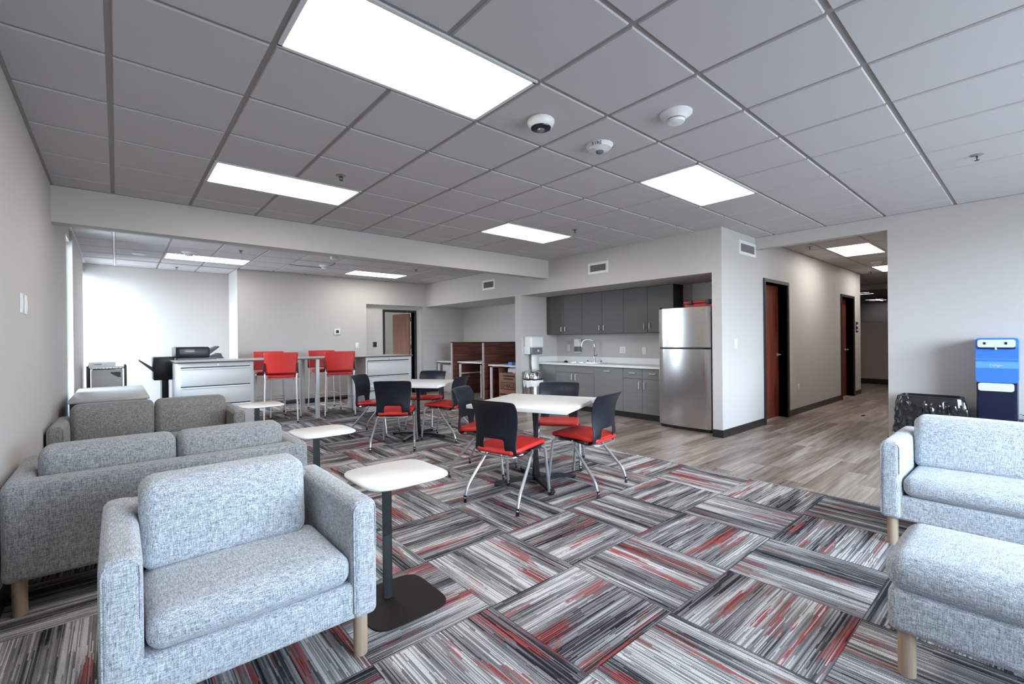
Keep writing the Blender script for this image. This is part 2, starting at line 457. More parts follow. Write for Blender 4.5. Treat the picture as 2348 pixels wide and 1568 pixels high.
gbox('wall_corridor_left', [(5.93, 7.33, 2.70, 2.83, 0, CZ+0.06), (7.1, 7.33, 2.83, 2.95, 0, CZ+0.06), (7.33, 8.25, 2.70, 2.95, 2.135, CZ+0.06), (8.25, 11.34, 2.70, 2.95, 0, CZ+0.06),
                      (11.34, 12.26, 2.70, 2.95, 2.135, CZ+0.06), (12.26, 12.87, 2.70, 2.95, 0, CZ+0.06)], M['wall'])
gbox('wall_corridor_header', [(7.0, 7.12, 1.2, 2.70, 2.573, CZ+0.06)], M['wall'])
gbox('wall_right', [(7.0, 7.12, -2.45, 1.2, 0, CZ+0.06), (7.12, 24, 1.05, 1.2, 0, CZ+0.06)], M['wall'])
gbox('wall_hall', [(12.75, 12.87, 2.95, 7.0, 0, CZ+0.06), (12.87, 24, 7.0, 7.1, 0, CZ+0.06), (23.5, 23.6, 1.2, 7.0, 0, CZ+0.06)], M['wall'])
gbox('wall_half_height', [(15.8, 15.92, 1.2, 7.0, 0.0, 1.69)], plain('taupe partition paint', (0.36, 0.31, 0.285), 0.6, var=0.02))
gbox('wall_hall_header', [(15.8, 15.92, 1.2, 7.0, 2.60, CZ)], M['wall'])
# rear wall behind the camera with its window openings
W0, W1, WS, WH = 0.9, 6.75, 0.6, 2.45
gbox('wall_rear', [(-0.6, W0, -2.45, -2.3, 0, CZ+0.06), (W1, 7.12, -2.45, -2.3, 0, CZ+0.06), (W0, W1, -2.45, -2.3, 0, WS), (W0, W1, -2.45, -2.3, WH, CZ+0.06)], M['wall'])
# back office behind the far door
gbox('wall_back_office', [(3.6, 3.7, 10.5, 13.6, 0, CZ+0.06), (7.1, 7.2, 10.5, 13.6, 0, CZ+0.06), (3.6, 7.2, 13.5, 13.6, 0, CZ+0.06)], plain('white office wall', (0.75, 0.74, 0.72), 0.6, var=0.01))
# baseboards
def base_bd(name, boxes): return gbox(name, boxes, M['black'])
base_bd('baseboard_left', [(-0.44, -0.43, -2.3, 7.45, 0, 0.1)])
base_bd('baseboard_far', [(-0.44, 1.77, 11.09, 11.1, 0, 0.1), (1.77, 1.78, 10.22, 11.1, 0, 0.1), (1.78, 4.38, 10.21, 10.22, 0, 0.1), (5.87, 7.1, 10.21, 10.22, 0, 0.1), (4.38, 4.84, 10.34, 10.35, 0, 0.1)])
base_bd('baseboard_kitchen', [(5.92, 5.93, 2.70, 2.83, 0, 0.1), (5.93, 7.1, 6.76, 6.77, 0, 0.1), (5.92, 5.93, 6.58, 6.76, 0, 0.1), (7.09, 7.1, 6.77, 10.21, 0, 0.1)])
base_bd('baseboard_corridor', [(5.92, 7.28, 2.69, 2.70, 0, 0.1), (8.30, 11.29, 2.69, 2.70, 0, 0.1), (12.31, 12.87, 2.69, 2.70, 0, 0.1), (12.87, 12.88, 2.69, 7.0, 0, 0.1)])
base_bd('baseboard_hall', [(15.785, 15.8, 1.2, 7.0, 0, 0.14)])
base_bd('baseboard_right', [(6.99, 7.0, -2.3, 1.2, 0, 0.1), (6.99, 7.13, 1.2, 1.21, 0, 0.1)])

# ceiling
def ceiling(x0, x1, y0, y1, ox, oy, skips=(), cell=0.6096, z=CZ, gridm=None):
    bm = new()
    bx(bm, x0, x1, y0, y1, z+0.009, z+0.06, mi=1)
    i0, i1 = math.floor((x0-ox)/cell), math.ceil((x1-ox)/cell); j0, j1 = math.floor((y0-oy)/cell), math.ceil((y1-oy)/cell)
    g = 0.0135
    for i in range(i0, i1):
        for j in range(j0, j1):
            if (i, j) in skips: continue
            a0, a1 = max(x0, ox+i*cell)+g, min(x1, ox+(i+1)*cell)-g
            b0, b1 = max(y0, oy+j*cell)+g, min(y1, oy+(j+1)*cell)-g
            if a1-a0 < 0.03 or b1-b0 < 0.03: continue
            vs = [bm.verts.new(p) for p in ((a0, b0, z+0.009), (a1, b0, z+0.009), (a1, b1, z+0.009), (a0, b1, z+0.009))]
            c = 0.004
            vt = [bm.verts.new(p) for p in ((a0+c, b0+c, z), (a1-c, b0+c, z), (a1-c, b1-c, z), (a0+c, b1-c, z))]
            bm.faces.new(vt[::-1])
            for k in range(4): bm.faces.new((vs[k], vs[(k+1) % 4], vt[(k+1) % 4], vt[k]))
    # perimeter angle
    for b in ((x0, x1, y0, y0+0.02), (x0, x1, y1-0.02, y1), (x0, x0+0.02, y0, y1), (x1-0.02, x1, y0, y1)):
        bx(bm, *b, z-0.002, z+0.012, mi=1)
    me = obj('ceiling', bm, [M['tile'], gridm or M['grid']], None, smooth=False); me['kind'] = 'structure'
    return me
OX, OY = 1.811, 1.2209
def lc(i0, i1, j): return [(i, j) for i in range(i0, i1)]
ceiling(-0.44, 7.0, -2.3, 5.83, OX, OY, set(lc(-2, 0, 1)+lc(-2, 0, 5)+lc(3, 5, 5)+lc(3, 5, 1)))
ceiling(-0.44, 5.93, 6.0, 10.22, OX, 9.06-0.6096*5, set(lc(-2, 0, 5)+lc(3, 5, 5)))
ceiling(-0.44, 1.78, 10.22, 11.1, OX, 9.06-0.6096*5)
ceiling(7.12, 12.87, 1.2, 2.70, 8.72, 1.70, set(lc(0, 2, 0)+lc(5, 7, 0)))
ceiling(12.87, 15.8, 1.2, 7.0, 8.72, 1.70)
ceiling(15.92, 23.5, 1.2, 7.0, 8.72, 1.70)
bm = new(); bx(bm, 3.6, 7.2, 10.5, 13.6, CZ, CZ+0.05); struct('ceiling', bm, plain('white office ceiling', (0.7, 0.7, 0.7), 0.8))
# bright trim strip where the far ceiling meets the glazed side
bm = new(); bx(bm, -0.44, -0.405, 6.0, 11.1, CZ-0.006, CZ-0.001); bx(bm, -0.029, -0.005, 6.0, 11.1, CZ-0.004, CZ+0.008)
struct('trim_1', bm, M['gridlight'])

# windows
def window(n, boxes, pane, label=None):
    w = thing('window_%d' % n, None, None, (pane[0], pane[2], 0), kind='structure')
    bm = new()
    for b in boxes: bx(bm, *b)
    obj('window_frame', bm, M['gridlight'], w, smooth=False)
    bm = new(); bx(bm, *pane); obj('pane', bm, M['glass'], w, smooth=False)
    return w
window(1, [(-0.55, -0.50, 7.45, 7.48, 0.0, 2.585), (-0.55, -0.50, 7.97, 8.0, 0.0, 2.585), (-0.55, -0.50, 7.45, 8.0, 2.555, 2.585), (-0.55, -0.50, 7.45, 8.0, 0, 0.05)],
       (-0.53, -0.522, 7.48, 7.97, 0.05, 2.555))
window(2, [(-0.58, -0.53, 10.25, 10.28, 0.0, 2.585), (-0.58, -0.53, 11.07, 11.1, 0.0, 2.585), (-0.58, -0.53, 10.25, 11.1, 2.555, 2.585), (-0.58, -0.53, 10.25, 11.1, 0, 0.05)],
       (-0.56, -0.552, 10.28, 11.07, 0.05, 2.555))
wb = [(W0, W1, -2.41, -2.35, WS, WS+0.05), (W0, W1, -2.41, -2.35, WH-0.05, WH)]
for k in range(4):
    xx = W0+(W1-W0-0.05)*k/3; wb.append((xx, xx+0.05, -2.41, -2.35, WS, WH))
window(3, wb, (W0+0.05, W1-0.05, -2.386, -2.378, WS+0.05, WH-0.05))

# doors
def lever(root, x, y, z, dirx, ny=-1, part=None):
    bm = new()
    cyl(bm, (x, y, z), (x, y+ny*0.012, z), 0.028, 20)
    tube(bm, fillet([(x, y+ny*0.01, z), (x, y+ny*0.055, z), (x+dirx*0.12, y+ny*0.055, z)], 0.02), 0.009, 10)
    return sub('handle', bm, M['nickel'], root, part) if part else obj('handle', bm, M['nickel'], root)
def flush_door(n, x0, x1):
    d = thing('door_%d' % n, None, None, ((x0+x1)/2, 2.75, 0), kind='structure')
    bm = new()
    f = 0.05
    for b in ((x0-f, x0, 2.68, 2.95, 0, 2.135+f), (x1, x1+f, 2.68, 2.95, 0, 2.135+f), (x0, x1, 2.68, 2.95, 2.135, 2.135+f)): bx(bm, *b)
    obj('door_frame', bm, M['frame'], d, smooth=False)
    bm = new(); bx(bm, x0+0.003, x1-0.003, 2.83, 2.875, 0.008, 2.13); leaf = obj('door_leaf', bm, M['cherry'], d, smooth=False)
    lever(d, x1-0.07, 2.83, 1.02, -1, -1, leaf)
flush_door(1, 7.33, 8.25); flush_door(2, 11.34, 12.26)
d = thing('door_3', None, None, (5.29, 10.42, 0), kind='structure')
bm = new()
for b in ((4.84, 4.89, 10.33, 10.52, 0, 2.07), (5.69, 5.74, 10.33, 10.52, 0, 2.07), (4.89, 5.69, 10.33, 10.52, 2.02, 2.07)): bx(bm, *b)
obj('door_frame', bm, M['frame'], d, smooth=False)
bm = new(); bx(bm, -0.79, 0, 0.0, 0.045, 0.01, 2.01)
bmesh.ops.rotate(bm, verts=bm.verts, cent=(0, 0, 0), matrix=Matrix.Rotation(math.radians(-86), 3, 'Z'))
bmesh.ops.translate(bm, verts=bm.verts, vec=(5.64, 10.55, 0))
leaf = obj('door_leaf', bm, M['brown'], d, smooth=False)
ca, sa = math.cos(math.radians(86)), math.sin(math.radians(86))
bm = new(); px_, py_ = 5.64-0.73*ca, 10.55+0.73*sa
cyl(bm, (px_+0.0, py_, 1.03), (px_-0.05, py_, 1.03), 0.012, 12); tube(bm, fillet([(px_-0.05, py_, 1.03), (px_-0.05, py_-0.11, 1.03)]), 0.01, 10)
sub('handle', bm, M['chrome'], d, leaf)
bm = new()
for z in (0.25, 1.1, 1.8): bx(bm, 5.655, 5.69, 10.515, 10.55, z, z+0.11)
obj('hinge', bm, M['chrome'], d)

# ------------------------------------------------------------------ ceiling fixtures
LG = 'flush led panels in the grid ceiling'
def ceil_light(x0, x1, y0, y1, label, z=CZ, group=LG):
    t = thing('ceiling_light', label, 'light', ((x0+x1)/2, (y0+y1)/2, z), group=group)
    e = 0.010
    bm = new(); f = 0.022
    for b in ((x0+e, x1-e, y0+e, y0+f+e), (x0+e, x1-e, y1-f-e, y1-e), (x0+e, x0+f+e, y0+f, y1-f), (x1-f-e, x1-e, y0+f, y1-f)):
        bx(bm, *b, z-0.002, z+0.012)
    obj('frame', bm, M['gridlight'], t, smooth=False)
    bm = new(); bx(bm, x0+f+e, x1-f-e, y0+f+e, y1-f-e, z+0.001, z+0.008); obj('diffuser', bm, M['lamp'], t, smooth=False)
    return t
S = 0.6096
def gl(i, j, label, oy=OY): return ceil_light(OX+i*S, OX+(i+2)*S, oy+j*S, oy+(j+1)*S, label)
gl(-2, 1, 'largest lit ceiling panel, cut off by the top edge of the photo')
gl(-2, 5, 'lit ceiling panel above the sofas, just in front of the beam')
gl(3, 5, 'lit ceiling panel nearest the inner corner of beam and kitchen wall')
gl(3, 1, 'lit ceiling panel beside the smoke detectors, in front of the pillar')
gl(-2, 5, 'lit ceiling panel behind the beam, over the printer', 9.06-S*5)
gl(3, 5, 'lit ceiling panel behind the beam, right of the access panel', 9.06-S*5)
ceil_light(8.72, 9.94, 1.70, 2.31, 'first and largest lit ceiling panel in the corridor')
ceil_light(8.72+5*S, 8.72+7*S, 1.70, 2.31, 'second lit ceiling panel in the corridor, cut by the right wall')
ceil_light(18.4, 19.6, 3.6, 4.2, 'nearer lit panel in the far hall beyond the corridor')
ceil_light(22.0, 23.2, 3.9, 4.5, 'farthest thin lit panel in the hall beyond the corridor')
ceil_light(13.2, 14.4, 3.9, 4.5, 'added fill panel round the corridor corner, unseen')  # panel added out of view to brighten the hall
ceil_light(17.0, 18.2, 1.8, 2.4, 'added fill panel over the near side of the far hall, unseen behind the right wall')  # second unseen panel, put in to lift the hall light
ceil_light(4.6, 5.8, 11.7, 12.3, 'lit ceiling panel in the back office behind the open door')

def sprinkler(x, y, label, z=CZ):
    t = thing('fire_sprinkler', label, 'sprinkler', (x, y, z), group='ceiling sprinkler heads')
    bm = new(); lathe(bm, [(0.04, 0.0), (0.04, -0.004), (0.02, -0.008)], (x, y, z), 20); obj('escutcheon', bm, M['grid'], t)
    bm = new(); cyl(bm, (x, y, z), (x, y, z-0.02), 0.009, 10); tube(bm, [(x-0.015, y, z-0.012), (x-0.012, y, z-0.03), (x, y, z-0.042), (x+0.012, y, z-0.03), (x+0.015, y, z-0.012)], 0.003, 6)
    lathe(bm, [(0.002, -0.040), (0.016, -0.043), (0.016, -0.045), (0.002, -0.046)], (x, y, z), 14); obj('head', bm, M['blackm'], t)
for x, y, l in ((1.485, 3.964, 'black sprinkler head beside the lit panel above the sofas'), (4.552, 3.987, 'sprinkler head beside the lit panel near the kitchen wall'),
                (5.213, 0.329, 'sprinkler head at the right of the photo above the water cooler'), (0.865, 10.634, 'sprinkler head behind the beam, nearest the far left wall'),
                (1.475, 8.152, 'sprinkler head behind the beam, in front of the panel over the printer'), (4.569, 8.217, 'sprinkler head behind the beam, right of the farthest office panel'),
                (8.355, 2.4, 'sprinkler head in the corridor ceiling near its header'), (12.6, 2.45, 'sprinkler head at the far end of the corridor ceiling')):
    sprinkler(x, y, l)
# dome camera
t = thing('ceiling_camera', 'white round security camera with black lens face on the ceiling', 'camera', (2.121, 2.143, CZ))
bm = new(); lathe(bm, [(0.082, 0), (0.082, -0.006), (0.09, -0.008), (0.089, -0.022), (0.076, -0.046), (0.068, -0.052)], (2.121, 2.143, CZ), 36); obj('housing', bm, M['whitep'], t)
bm = new(); lathe(bm, [(0.067, -0.050), (0.064, -0.058), (0.03, -0.064), (0.001, -0.065)], (2.121, 2.143, CZ), 36); obj('lens_face', bm, M['navy'], t)
bm = new(); lathe(bm, [(0.026, -0.060), (0.024, -0.072), (0.014, -0.078), (0.001, -0.080)], (2.121, 2.143, CZ), 24); obj('lens', bm, M['smoke'], t)
# strobe with FIRE
t = thing('fire_strobe', 'white domed ceiling strobe marked FIRE', 'fire alarm', (2.733, 2.142, CZ))
bm = new(); lathe(bm, [(0.098, 0), (0.098, -0.012), (0.085, -0.028), (0.045, -0.036), (0.03, -0.045)], (2.733, 2.142, CZ), 36); obj('housing', bm, M['whitep'], t)
bm = new(); lathe(bm, [(0.03, -0.044), (0.028, -0.055), (0.015, -0.063), (0.001, -0.065)], (2.733, 2.142, CZ), 20); obj('lens', bm, M['smoke'], t)
for (a, nm) in ((205, 'FIRE'), (330, 'FIRE')):
    ar = math.radians(a)
    for k, ch in enumerate(nm):
        aa = ar+(k-1.5)*0.20
        o = text_obj('lettering', ch, 0.034, M['ink'], t, (0.0935*math.cos(aa), 0.0935*math.sin(aa), -0.0185), (0, 0, 0))
        nrm = Vector((math.cos(aa)*0.78, math.sin(aa)*0.78, -0.62)); tx = Vector((-math.sin(aa), math.cos(aa), 0)); ty = nrm.cross(tx)
        o.rotation_euler = Matrix((tx, ty, nrm)).transposed().to_euler()
# smoke detector near
def smoke(x, y, label, z=CZ, s=1.0):
    t = thing('smoke_detector', label, 'smoke detector', (x, y, z))
    bm = new(); lathe(bm, [(0.1*s, 0), (0.1*s, -0.008), (0.062*s, -0.034), (0.058*s, -0.04)], (x, y, z), 32); obj('base', bm, M['whitep'], t)
    bm = new(); lathe(bm, [(0.053*s, -0.038), (0.053*s, -0.046)], (x, y, z), 24); obj('gap_ring', bm, M['blackm'], t)
    bm = new(); lathe(bm, [(0.056*s, -0.045), (0.05*s, -0.060), (0.02*s, -0.066), (0.001, -0.067)], (x, y, z), 24); obj('cap', bm, M['whitep'], t)
smoke(2.728, 1.526, 'white stepped smoke detector nearest the camera, right of the round camera')
smoke(0.874, 8.799, 'smoke detector behind the beam, just in front of the lit panel over the printer')
smoke(2.95, 8.75, 'smoke detector on the darker ceiling access panel', CZ-0.006)
smoke(11.067, 2.061, 'smoke detector in the corridor between its two lit panels')
bm = new(); lathe(bm, [(0.09, 0), (0.09, -0.006), (0.07, -0.02), (0.001, -0.022)], (0.277, 9.401, CZ), 28)
one('ceiling_speaker', bm, M['whitep'], 'low round white disc on the ceiling above the left end of the office', 'ceiling disc', (0.277, 9.401, CZ))
bm = new(); bx(bm, 2.73, 2.85, 7.75, 7.83, CZ-0.05, CZ, bev=0.01)
one('ceiling_sensor', bm, M['whitep'], 'small white box sensor on the office ceiling behind the beam', 'sensor', (2.79, 7.79, CZ))
t = thing('access_panel', 'square ceiling access panel with dark edge behind the beam', 'access panel', (2.7, 8.9, CZ))
bm = new(); bx(bm, OX+S, OX+2*S, 8.47, 9.05, CZ-0.006, CZ); obj('door', bm, M['tile'], t, smooth=False)
bm = new(); bx(bm, OX+S, OX+2*S, 9.05, 9.07, CZ-0.012, CZ); bx(bm, OX+2*S, OX+2*S+0.015, 8.47, 9.07, CZ-0.012, CZ); obj('rim', bm, M['blackm'], t, smooth=False)

# vents
def vent(axis, c0, a0, a1, z0, z1, label):
    """axis 'x': on plane x=c0 facing -x, spans y; axis 'y': plane y=c0 facing -y, spans x"""
    loc = (c0, (a0+a1)/2, z0) if axis == 'x' else ((a0+a1)/2, c0, z0)
    t = thing('wall_vent', label, 'air vent', loc, group='white wall air registers')
    def b(bm, p0, p1, q0, q1, d0, d1, mi=0):
        if axis == 'x': bx(bm, c0-d1, c0-d0, p0, p1, q0, q1, mi)
        else: bx(bm, p0, p1, c0-d1, c0-d0, q0, q1, mi)
    f = 0.04
    bm = new()
    b(bm, a0, a1, z0, z0+f, 0, 0.012); b(bm, a0, a1, z1-f, z1, 0, 0.012); b(bm, a0, a0+f, z0+f, z1-f, 0, 0.012); b(bm, a1-f, a1, z0+f, z1-f, 0, 0.012)
    obj('frame', bm, M['whitep'], t, smooth=False)
    bm = new(); b(bm, a0+f, a1-f, z0+f, z1-f, 0.0, 0.002); obj('backing', bm, M['grille'], t, smooth=False)
    bm = new(); n = int((a1-a0-2*f)/0.024)
    for k in range(n):
        p = a0+f+(k+0.5)*(a1-a0-2*f)/n; b(bm, p-0.003, p+0.003, z0+f, z1-f, 0.002, 0.010)
    obj('slats', bm, M['slat'], t, smooth=False)
vent('x', 5.93, 4.50, 4.905, 2.365, 2.55, 'white air register on the soffit above the kitchen cabinets')
vent('x', 5.93, 7.38, 7.80, 2.365, 2.57, 'white air register behind the beam above the wood partitions')
vent('y', 2.70, 6.45, 7.0-0.01, 2.45, 2.64, 'white air register high on the pillar left of the corridor header')

# switches, outlets
def plate(axis, c0, a, z, w, h, label, name='light_switch', cat='switch', face=-1, holes='rocker'):
    loc = (c0, a, z) if axis == 'x' else (a, c0, z)
    t = thing(name, label, cat, loc)
    def b(bm, p0, p1, q0, q1, d0, d1, bev=0):
        e0, e1 = sorted((c0+face*d0, c0+face*d1))
        if axis == 'x': bx(bm, e0, e1, p0, p1, q0, q1, 0, bev)
        else: bx(bm, p0, p1, e0, e1, q0, q1, 0, bev)
    bm = new(); b(bm, a-w/2, a+w/2, z-h/2, z+h/2, 0, 0.006, 0.002); obj('cover_plate', bm, M['whitep'], t)
    n = max(1, round(w/0.075))
    for k in range(n):
        cc = a+(k-(n-1)/2)*0.046
        if holes == 'rocker':
            bm = new(); b(bm, cc-0.016, cc+0.016, z-0.033, z+0.033, 0.006, 0.010, 0.0015); obj('rocker', bm, M['white'], t)
        else:
            bm = new()
            for dz in (-0.02, 0.02): b(bm, cc-0.014, cc+0.014, z+dz-0.013, z+dz+0.013, 0.006, 0.008, 0.001)
            obj('receptacle', bm, M['panel'], t)
    return t
plate('x', -0.44, 4.06, 1.548, 0.075, 0.12, 'nearer of the two tall light switches on the left wall', face=1)
plate('x', -0.44, 4.23, 1.548, 0.075, 0.12, 'farther of the two tall light switches on the left wall', face=1)
plate('y', 2.70, 6.335, 1.22, 0.08, 0.12, 'white light switch on the pillar beside the corridor')
plate('y', 2.70, 8.755, 0.45, 0.075, 0.12, 'white power outlet low on the corridor wall between the two doors', 'wall_outlet', 'outlet', holes='o')
plate('y', 10.22, 4.155, 1.215, 0.08, 0.125, 'white light switch on the far wall right of the thermostat')
plate('x', 6.92, 6.255, 1.135, 0.075, 0.12, 'power outlet left of the soap dispenser over the counter', 'wall_outlet', 'outlet', holes='o')
plate('x', 6.92, 4.95, 1.10, 0.12, 0.12, 'wide white double outlet over the middle of the kitchen counter', 'wall_outlet', 'outlet', holes='o')
plate('x', 6.92, 4.50, 1.09, 0.075, 0.12, 'power outlet over the counter nearest the refrigerator', 'wall_outlet', 'outlet', holes='o')
t = thing('thermostat', 'white square thermostat with dark screen on the far wall', 'thermostat', (3.70, 10.22, 1.52))
bm = new(); bx(bm, 3.635, 3.765, 10.195, 10.22, 1.46, 1.59, bev=0.01); obj('housing', bm, M['whitep'], t)
bm = new(); bx(bm, 3.668, 3.732, 10.192, 10.196, 1.495, 1.560); obj('screen', bm, M['navy'], t)
bm = new(); bx(bm, 4.585, 4.68, 10.335, 10.35, 1.17, 1.29, bev=0.006)
one('card_reader', bm, M['blackm'], 'small black box on the wall left of the far door', 'card reader', (4.63, 10.345, 1.23))
t = thing('room_sign', 'narrow dark room sign past the farthest corridor door', 'sign', (12.53, 2.7, 1.51))
bm = new(); bx(bm, 12.46, 12.62, 2.69, 2.70, 1.40, 1.63); obj('plate', bm, M['blackm'], t)
bm = new(); bx(bm, 12.485, 12.595, 2.688, 2.69, 1.53, 1.575); bx(bm, 12.485, 12.595, 2.688, 2.69, 1.44, 1.47); obj('lettering', bm, M['panel'], t)
bm = new(); bx(bm, 9.2, 9.35, 1.9, 1.94, 0, 0.004)
one('floor_cover', bm, M['brownm'], 'small dark cover plate in the corridor floor', 'floor plate', (9.27, 1.92, 0))

# ------------------------------------------------------------------ upholstered seats
def seat(name, label, cat, W, D, loc, rz, cushions, fab, group=None, arm=0.105, armh=0.64, leg_z=0.17, cush_w=None):
    """local frame: x = width (centre 0), y = 0 front .. D back, seat faces -y"""
    t = thing(name, label, cat, loc, rz, group)
    hw = W/2
    kw = dict(world=False)
    for sgn in (-1, 1):
        bm = new()
        def wp(P, u, v, w, s=sgn):
            # arm leans slightly: outer face sloped, top slightly domed
            P.x += -s*0.012*(w+1)/2*0.0
            P.z += 0.006*(1-u*u)*(1 if w > 0.5 else 0)
            return P
        x0, x1 = (-hw, -hw+arm) if sgn < 0 else (hw-arm, hw)
        cushion(bm, (x0, 0, leg_z), (x1, D, armh), 0.028, 8, (0.006, 0.004, 0.0), wp)
        ar = obj('arm', bm, fab, t, angle=60, **kw)
        bm = new(); q = 0.008
        tube(bm, fillet([(x0+q, 0.004, leg_z+0.03), (x0+q, 0.004, armh-q), (x1-q, 0.004, armh-q), (x1-q, 0.004, leg_z+0.28)], 0.03, 6), 0.0028, 6)
        obj('piping', bm, fab, ar, **kw)
    bm = new(); cushion(bm, (-hw+arm*0.5, 0.012, leg_z), (hw-arm*0.5, D-0.11, 0.318), 0.02, 10, (0, 0.004, 0)); obj('seat_base', bm, fab, t, angle=60, **kw)
    bm = new(); cushion(bm, (-hw+arm*0.6, D-0.13, leg_z), (hw-arm*0.6, D, armh), 0.025, 10, (0, 0.004, 0)); obj('back_frame', bm, fab, t, angle=60, **kw)
    iw = W-2*arm
    bm = new()
    def wseat(P, u, v, w):
        if w > 0: P.z -= 0.018*(v+1)/2*0
        return P
    cushion(bm, (-iw/2+0.004, -0.004, 0.322), (iw/2-0.004, D-0.27, 0.442), 0.048, 12, (0, 0.012, 0.022), wseat); obj('seat_cushion', bm, fab, t, angle=60, **kw)
    bw = iw/cushions
    for k in range(cushions):
        bm = new(); a = -iw/2+k*bw
        def wb(P, u, v, w):
            P.y += 0.03*(w+1)/2-0.01
            return P
        cushion(bm, (a+0.004, D-0.37, 0.43), (a+bw-(0.06 if cushions == 1 else 0.004), D-0.17, 0.765), 0.050, 12, (0.004, 0.022, 0.004), wb)
        obj('back_cushion', bm, fab, t, angle=60, **kw)
    for sx in (-1, 1):
        for yy in (0.055, D-0.06):
            bm = new(); x = sx*(hw-0.055)
            lathe(bm, [(0.027, 0.0), (0.028, 0.01), (0.028, leg_z+0.01)], (x, yy, 0), 20); obj('leg', bm, M['oak'], t, **kw)
    return t
seat('armchair', 'light blue-grey tweed armchair in the left foreground with one back cushion', 'armchair', 0.86, 0.75, (0.38, 1.80, 0), 0, 1, M['fabric'])
seat('loveseat', 'shade-tinted tweed two-cushion sofa seen from behind, right behind the front armchair', 'sofa', 1.36, 0.74, (0.262, 3.885, 0), PI, 2, M['fabric_half_shaded'], 'matching tweed two-seat sofas')
seat('loveseat', 'deeper shade-tinted two-cushion sofa facing the camera in front of the grey table', 'sofa', 1.36, 0.74, (0.255, 5.03, 0), math.radians(-1.0), 2, M['fabric_shaded'], 'matching tweed two-seat sofas')
seat('loveseat', 'light blue tweed sofa at the right edge beside the trash can and water cooler', 'sofa', 1.36, 0.74, (3.60, -0.015, 0), math.radians(-90), 2, M['fabric'], 'matching tweed two-seat sofas')
# ottoman bench
t = thing('ottoman', 'light blue tweed ottoman with one thick cushion in the right foreground', 'ottoman', (2.47, 0.0, 0))
bm = new(); cushion(bm, (2.225, -0.40, 0.17), (2.72, 0.392, 0.335), 0.03, 10, (0.004, 0.004, 0)); obj('seat_base', bm, M['fabric'], t, angle=60)
bm = new(); cushion(bm, (2.215, -0.41, 0.325), (2.73, 0.40, 0.465), 0.06, 12, (0.008, 0.006, 0.014)); obj('seat_cushion', bm, M['fabric'], t, angle=60)
for x in (2.275, 2.67):
    for y in (-0.35, 0.34):
        bm = new(); lathe(bm, [(0.027, 0.0), (0.028, 0.01), (0.028, 0.18)], (x, y, 0), 20); obj('leg', bm, M['oak'], t)

# ------------------------------------------------------------------ side tables
def side_table(x, y, h, label, dx=-0.025, dy=0.055, a=0.205):
    t = thing('side_table', label, 'side table', (x, y, 0), group='small white side tables')
    bm = new()
    o1 = superell(x, y, a-0.008, a-0.008, 4.6); o2 = superell(x, y, a, a, 4.6)
    rings = []
    for (o, z) in ((o1, h-0.015), (o2, h-0.009), (o2, h-0.003), (superell(x, y, a-0.003, a-0.003, 4.6), h)):
        rings.append([bm.verts.new((p[0], p[1], z)) for p in o])
    for k in range(3):
        n = len(rings[0])
        for q in range(n): bm.faces.new((rings[k][q], rings[k][(q+1) % n], rings[k+1][(q+1) % n], rings[k+1][q]))
    bm.faces.new(rings[0][::-1]); bm.faces.new(rings[-1])
    obj('tabletop', bm, M['white'], t, angle=50)
    bm = new(); cyl(bm, (x+dx, y+dy, 0.01), (x+dx, y+dy, h-0.02), 0.0245, 24); bx(bm, x+dx-0.07, x+dx+0.07, y+dy-0.07, y+dy+0.07, h-0.020, h-0.015); obj('pole', bm, M['blackm'], t)
    bm = new(); prism(bm, superell(x, y, a-0.015, a-0.015, 5.0), 0.0, 0.008); obj('base_plate', bm, M['brownm'], t, angle=50)
side_table(1.045, 2.10, 0.640, 'white rounded-square side table right of the front armchair on a brown plate', a=0.213)
side_table(1.15, 3.50, 0.635, 'white rounded-square side table at the end of the sofa seen from behind')
side_table(1.15, 5.42, 0.64, 'white rounded-square side table beside the far sofa, in front of the filing cabinet')

# ------------------------------------------------------------------ dining tables
def dining(x, y, rz, label, arms):
    t = thing('dining_table', label, 'table', (x, y, 0), rz, 'square white cafe tables')
    k = dict(world=False)
    bm = new(); bx(bm, -0.457, 0.457, -0.457, 0.457, 0.706, 0.738, bev=0.002); obj('tabletop', bm, M['white'], t, **k)
    bm = new(); cyl(bm, (0, 0, 0.05), (0, 0, 0.706), 0.038, 28); cyl(bm, (0, 0, 0.03), (0, 0, 0.075), 0.055, 28, r2=0.042)
    bx(bm, -0.16, 0.16, -0.16, 0.16, 0.698, 0.706); obj('column', bm, M['blackm'], t, **k)
    for q in range(4):
        a = arms+q*PI/2
        bm = new()
        pr = [(-0.0, 0.028), (0.40, 0.012)]
        vs = []
        for (r, w, z0, z1) in ((0.0, 0.030, 0.028, 0.060), (0.2, 0.028, 0.026, 0.055), (0.39, 0.022, 0.014, 0.034)):
            vs.append([bm.verts.new((r, s*w, z)) for s, z in ((-1, z0), (1, z0), (1, z1), (-1, z1))])
        for i in range(2):
            for j in range(4): bm.faces.new((vs[i][j], vs[i][(j+1) % 4], vs[i+1][(j+1) % 4], vs[i+1][j]))
        bm.faces.new(vs[0][::-1]); bm.faces.new(vs[-1])
        lathe(bm, [(0.018, 0.0), (0.02, 0.012), (0.012, 0.02)], (0.375, 0, 0), 14)
        bmesh.ops.rotate(bm, verts=bm.verts, cent=(0, 0, 0), matrix=Matrix.Rotation(a, 3, 'Z'))
        obj('foot_arm', bm, M['blackm'], t, **k)
dining(2.885, 3.02, math.radians(23), 'nearer square white dining table on a black column', math.radians(44))
dining(3.10, 5.55, math.radians(37), 'farther square white dining table in front of the filing cabinets', math.radians(-5))

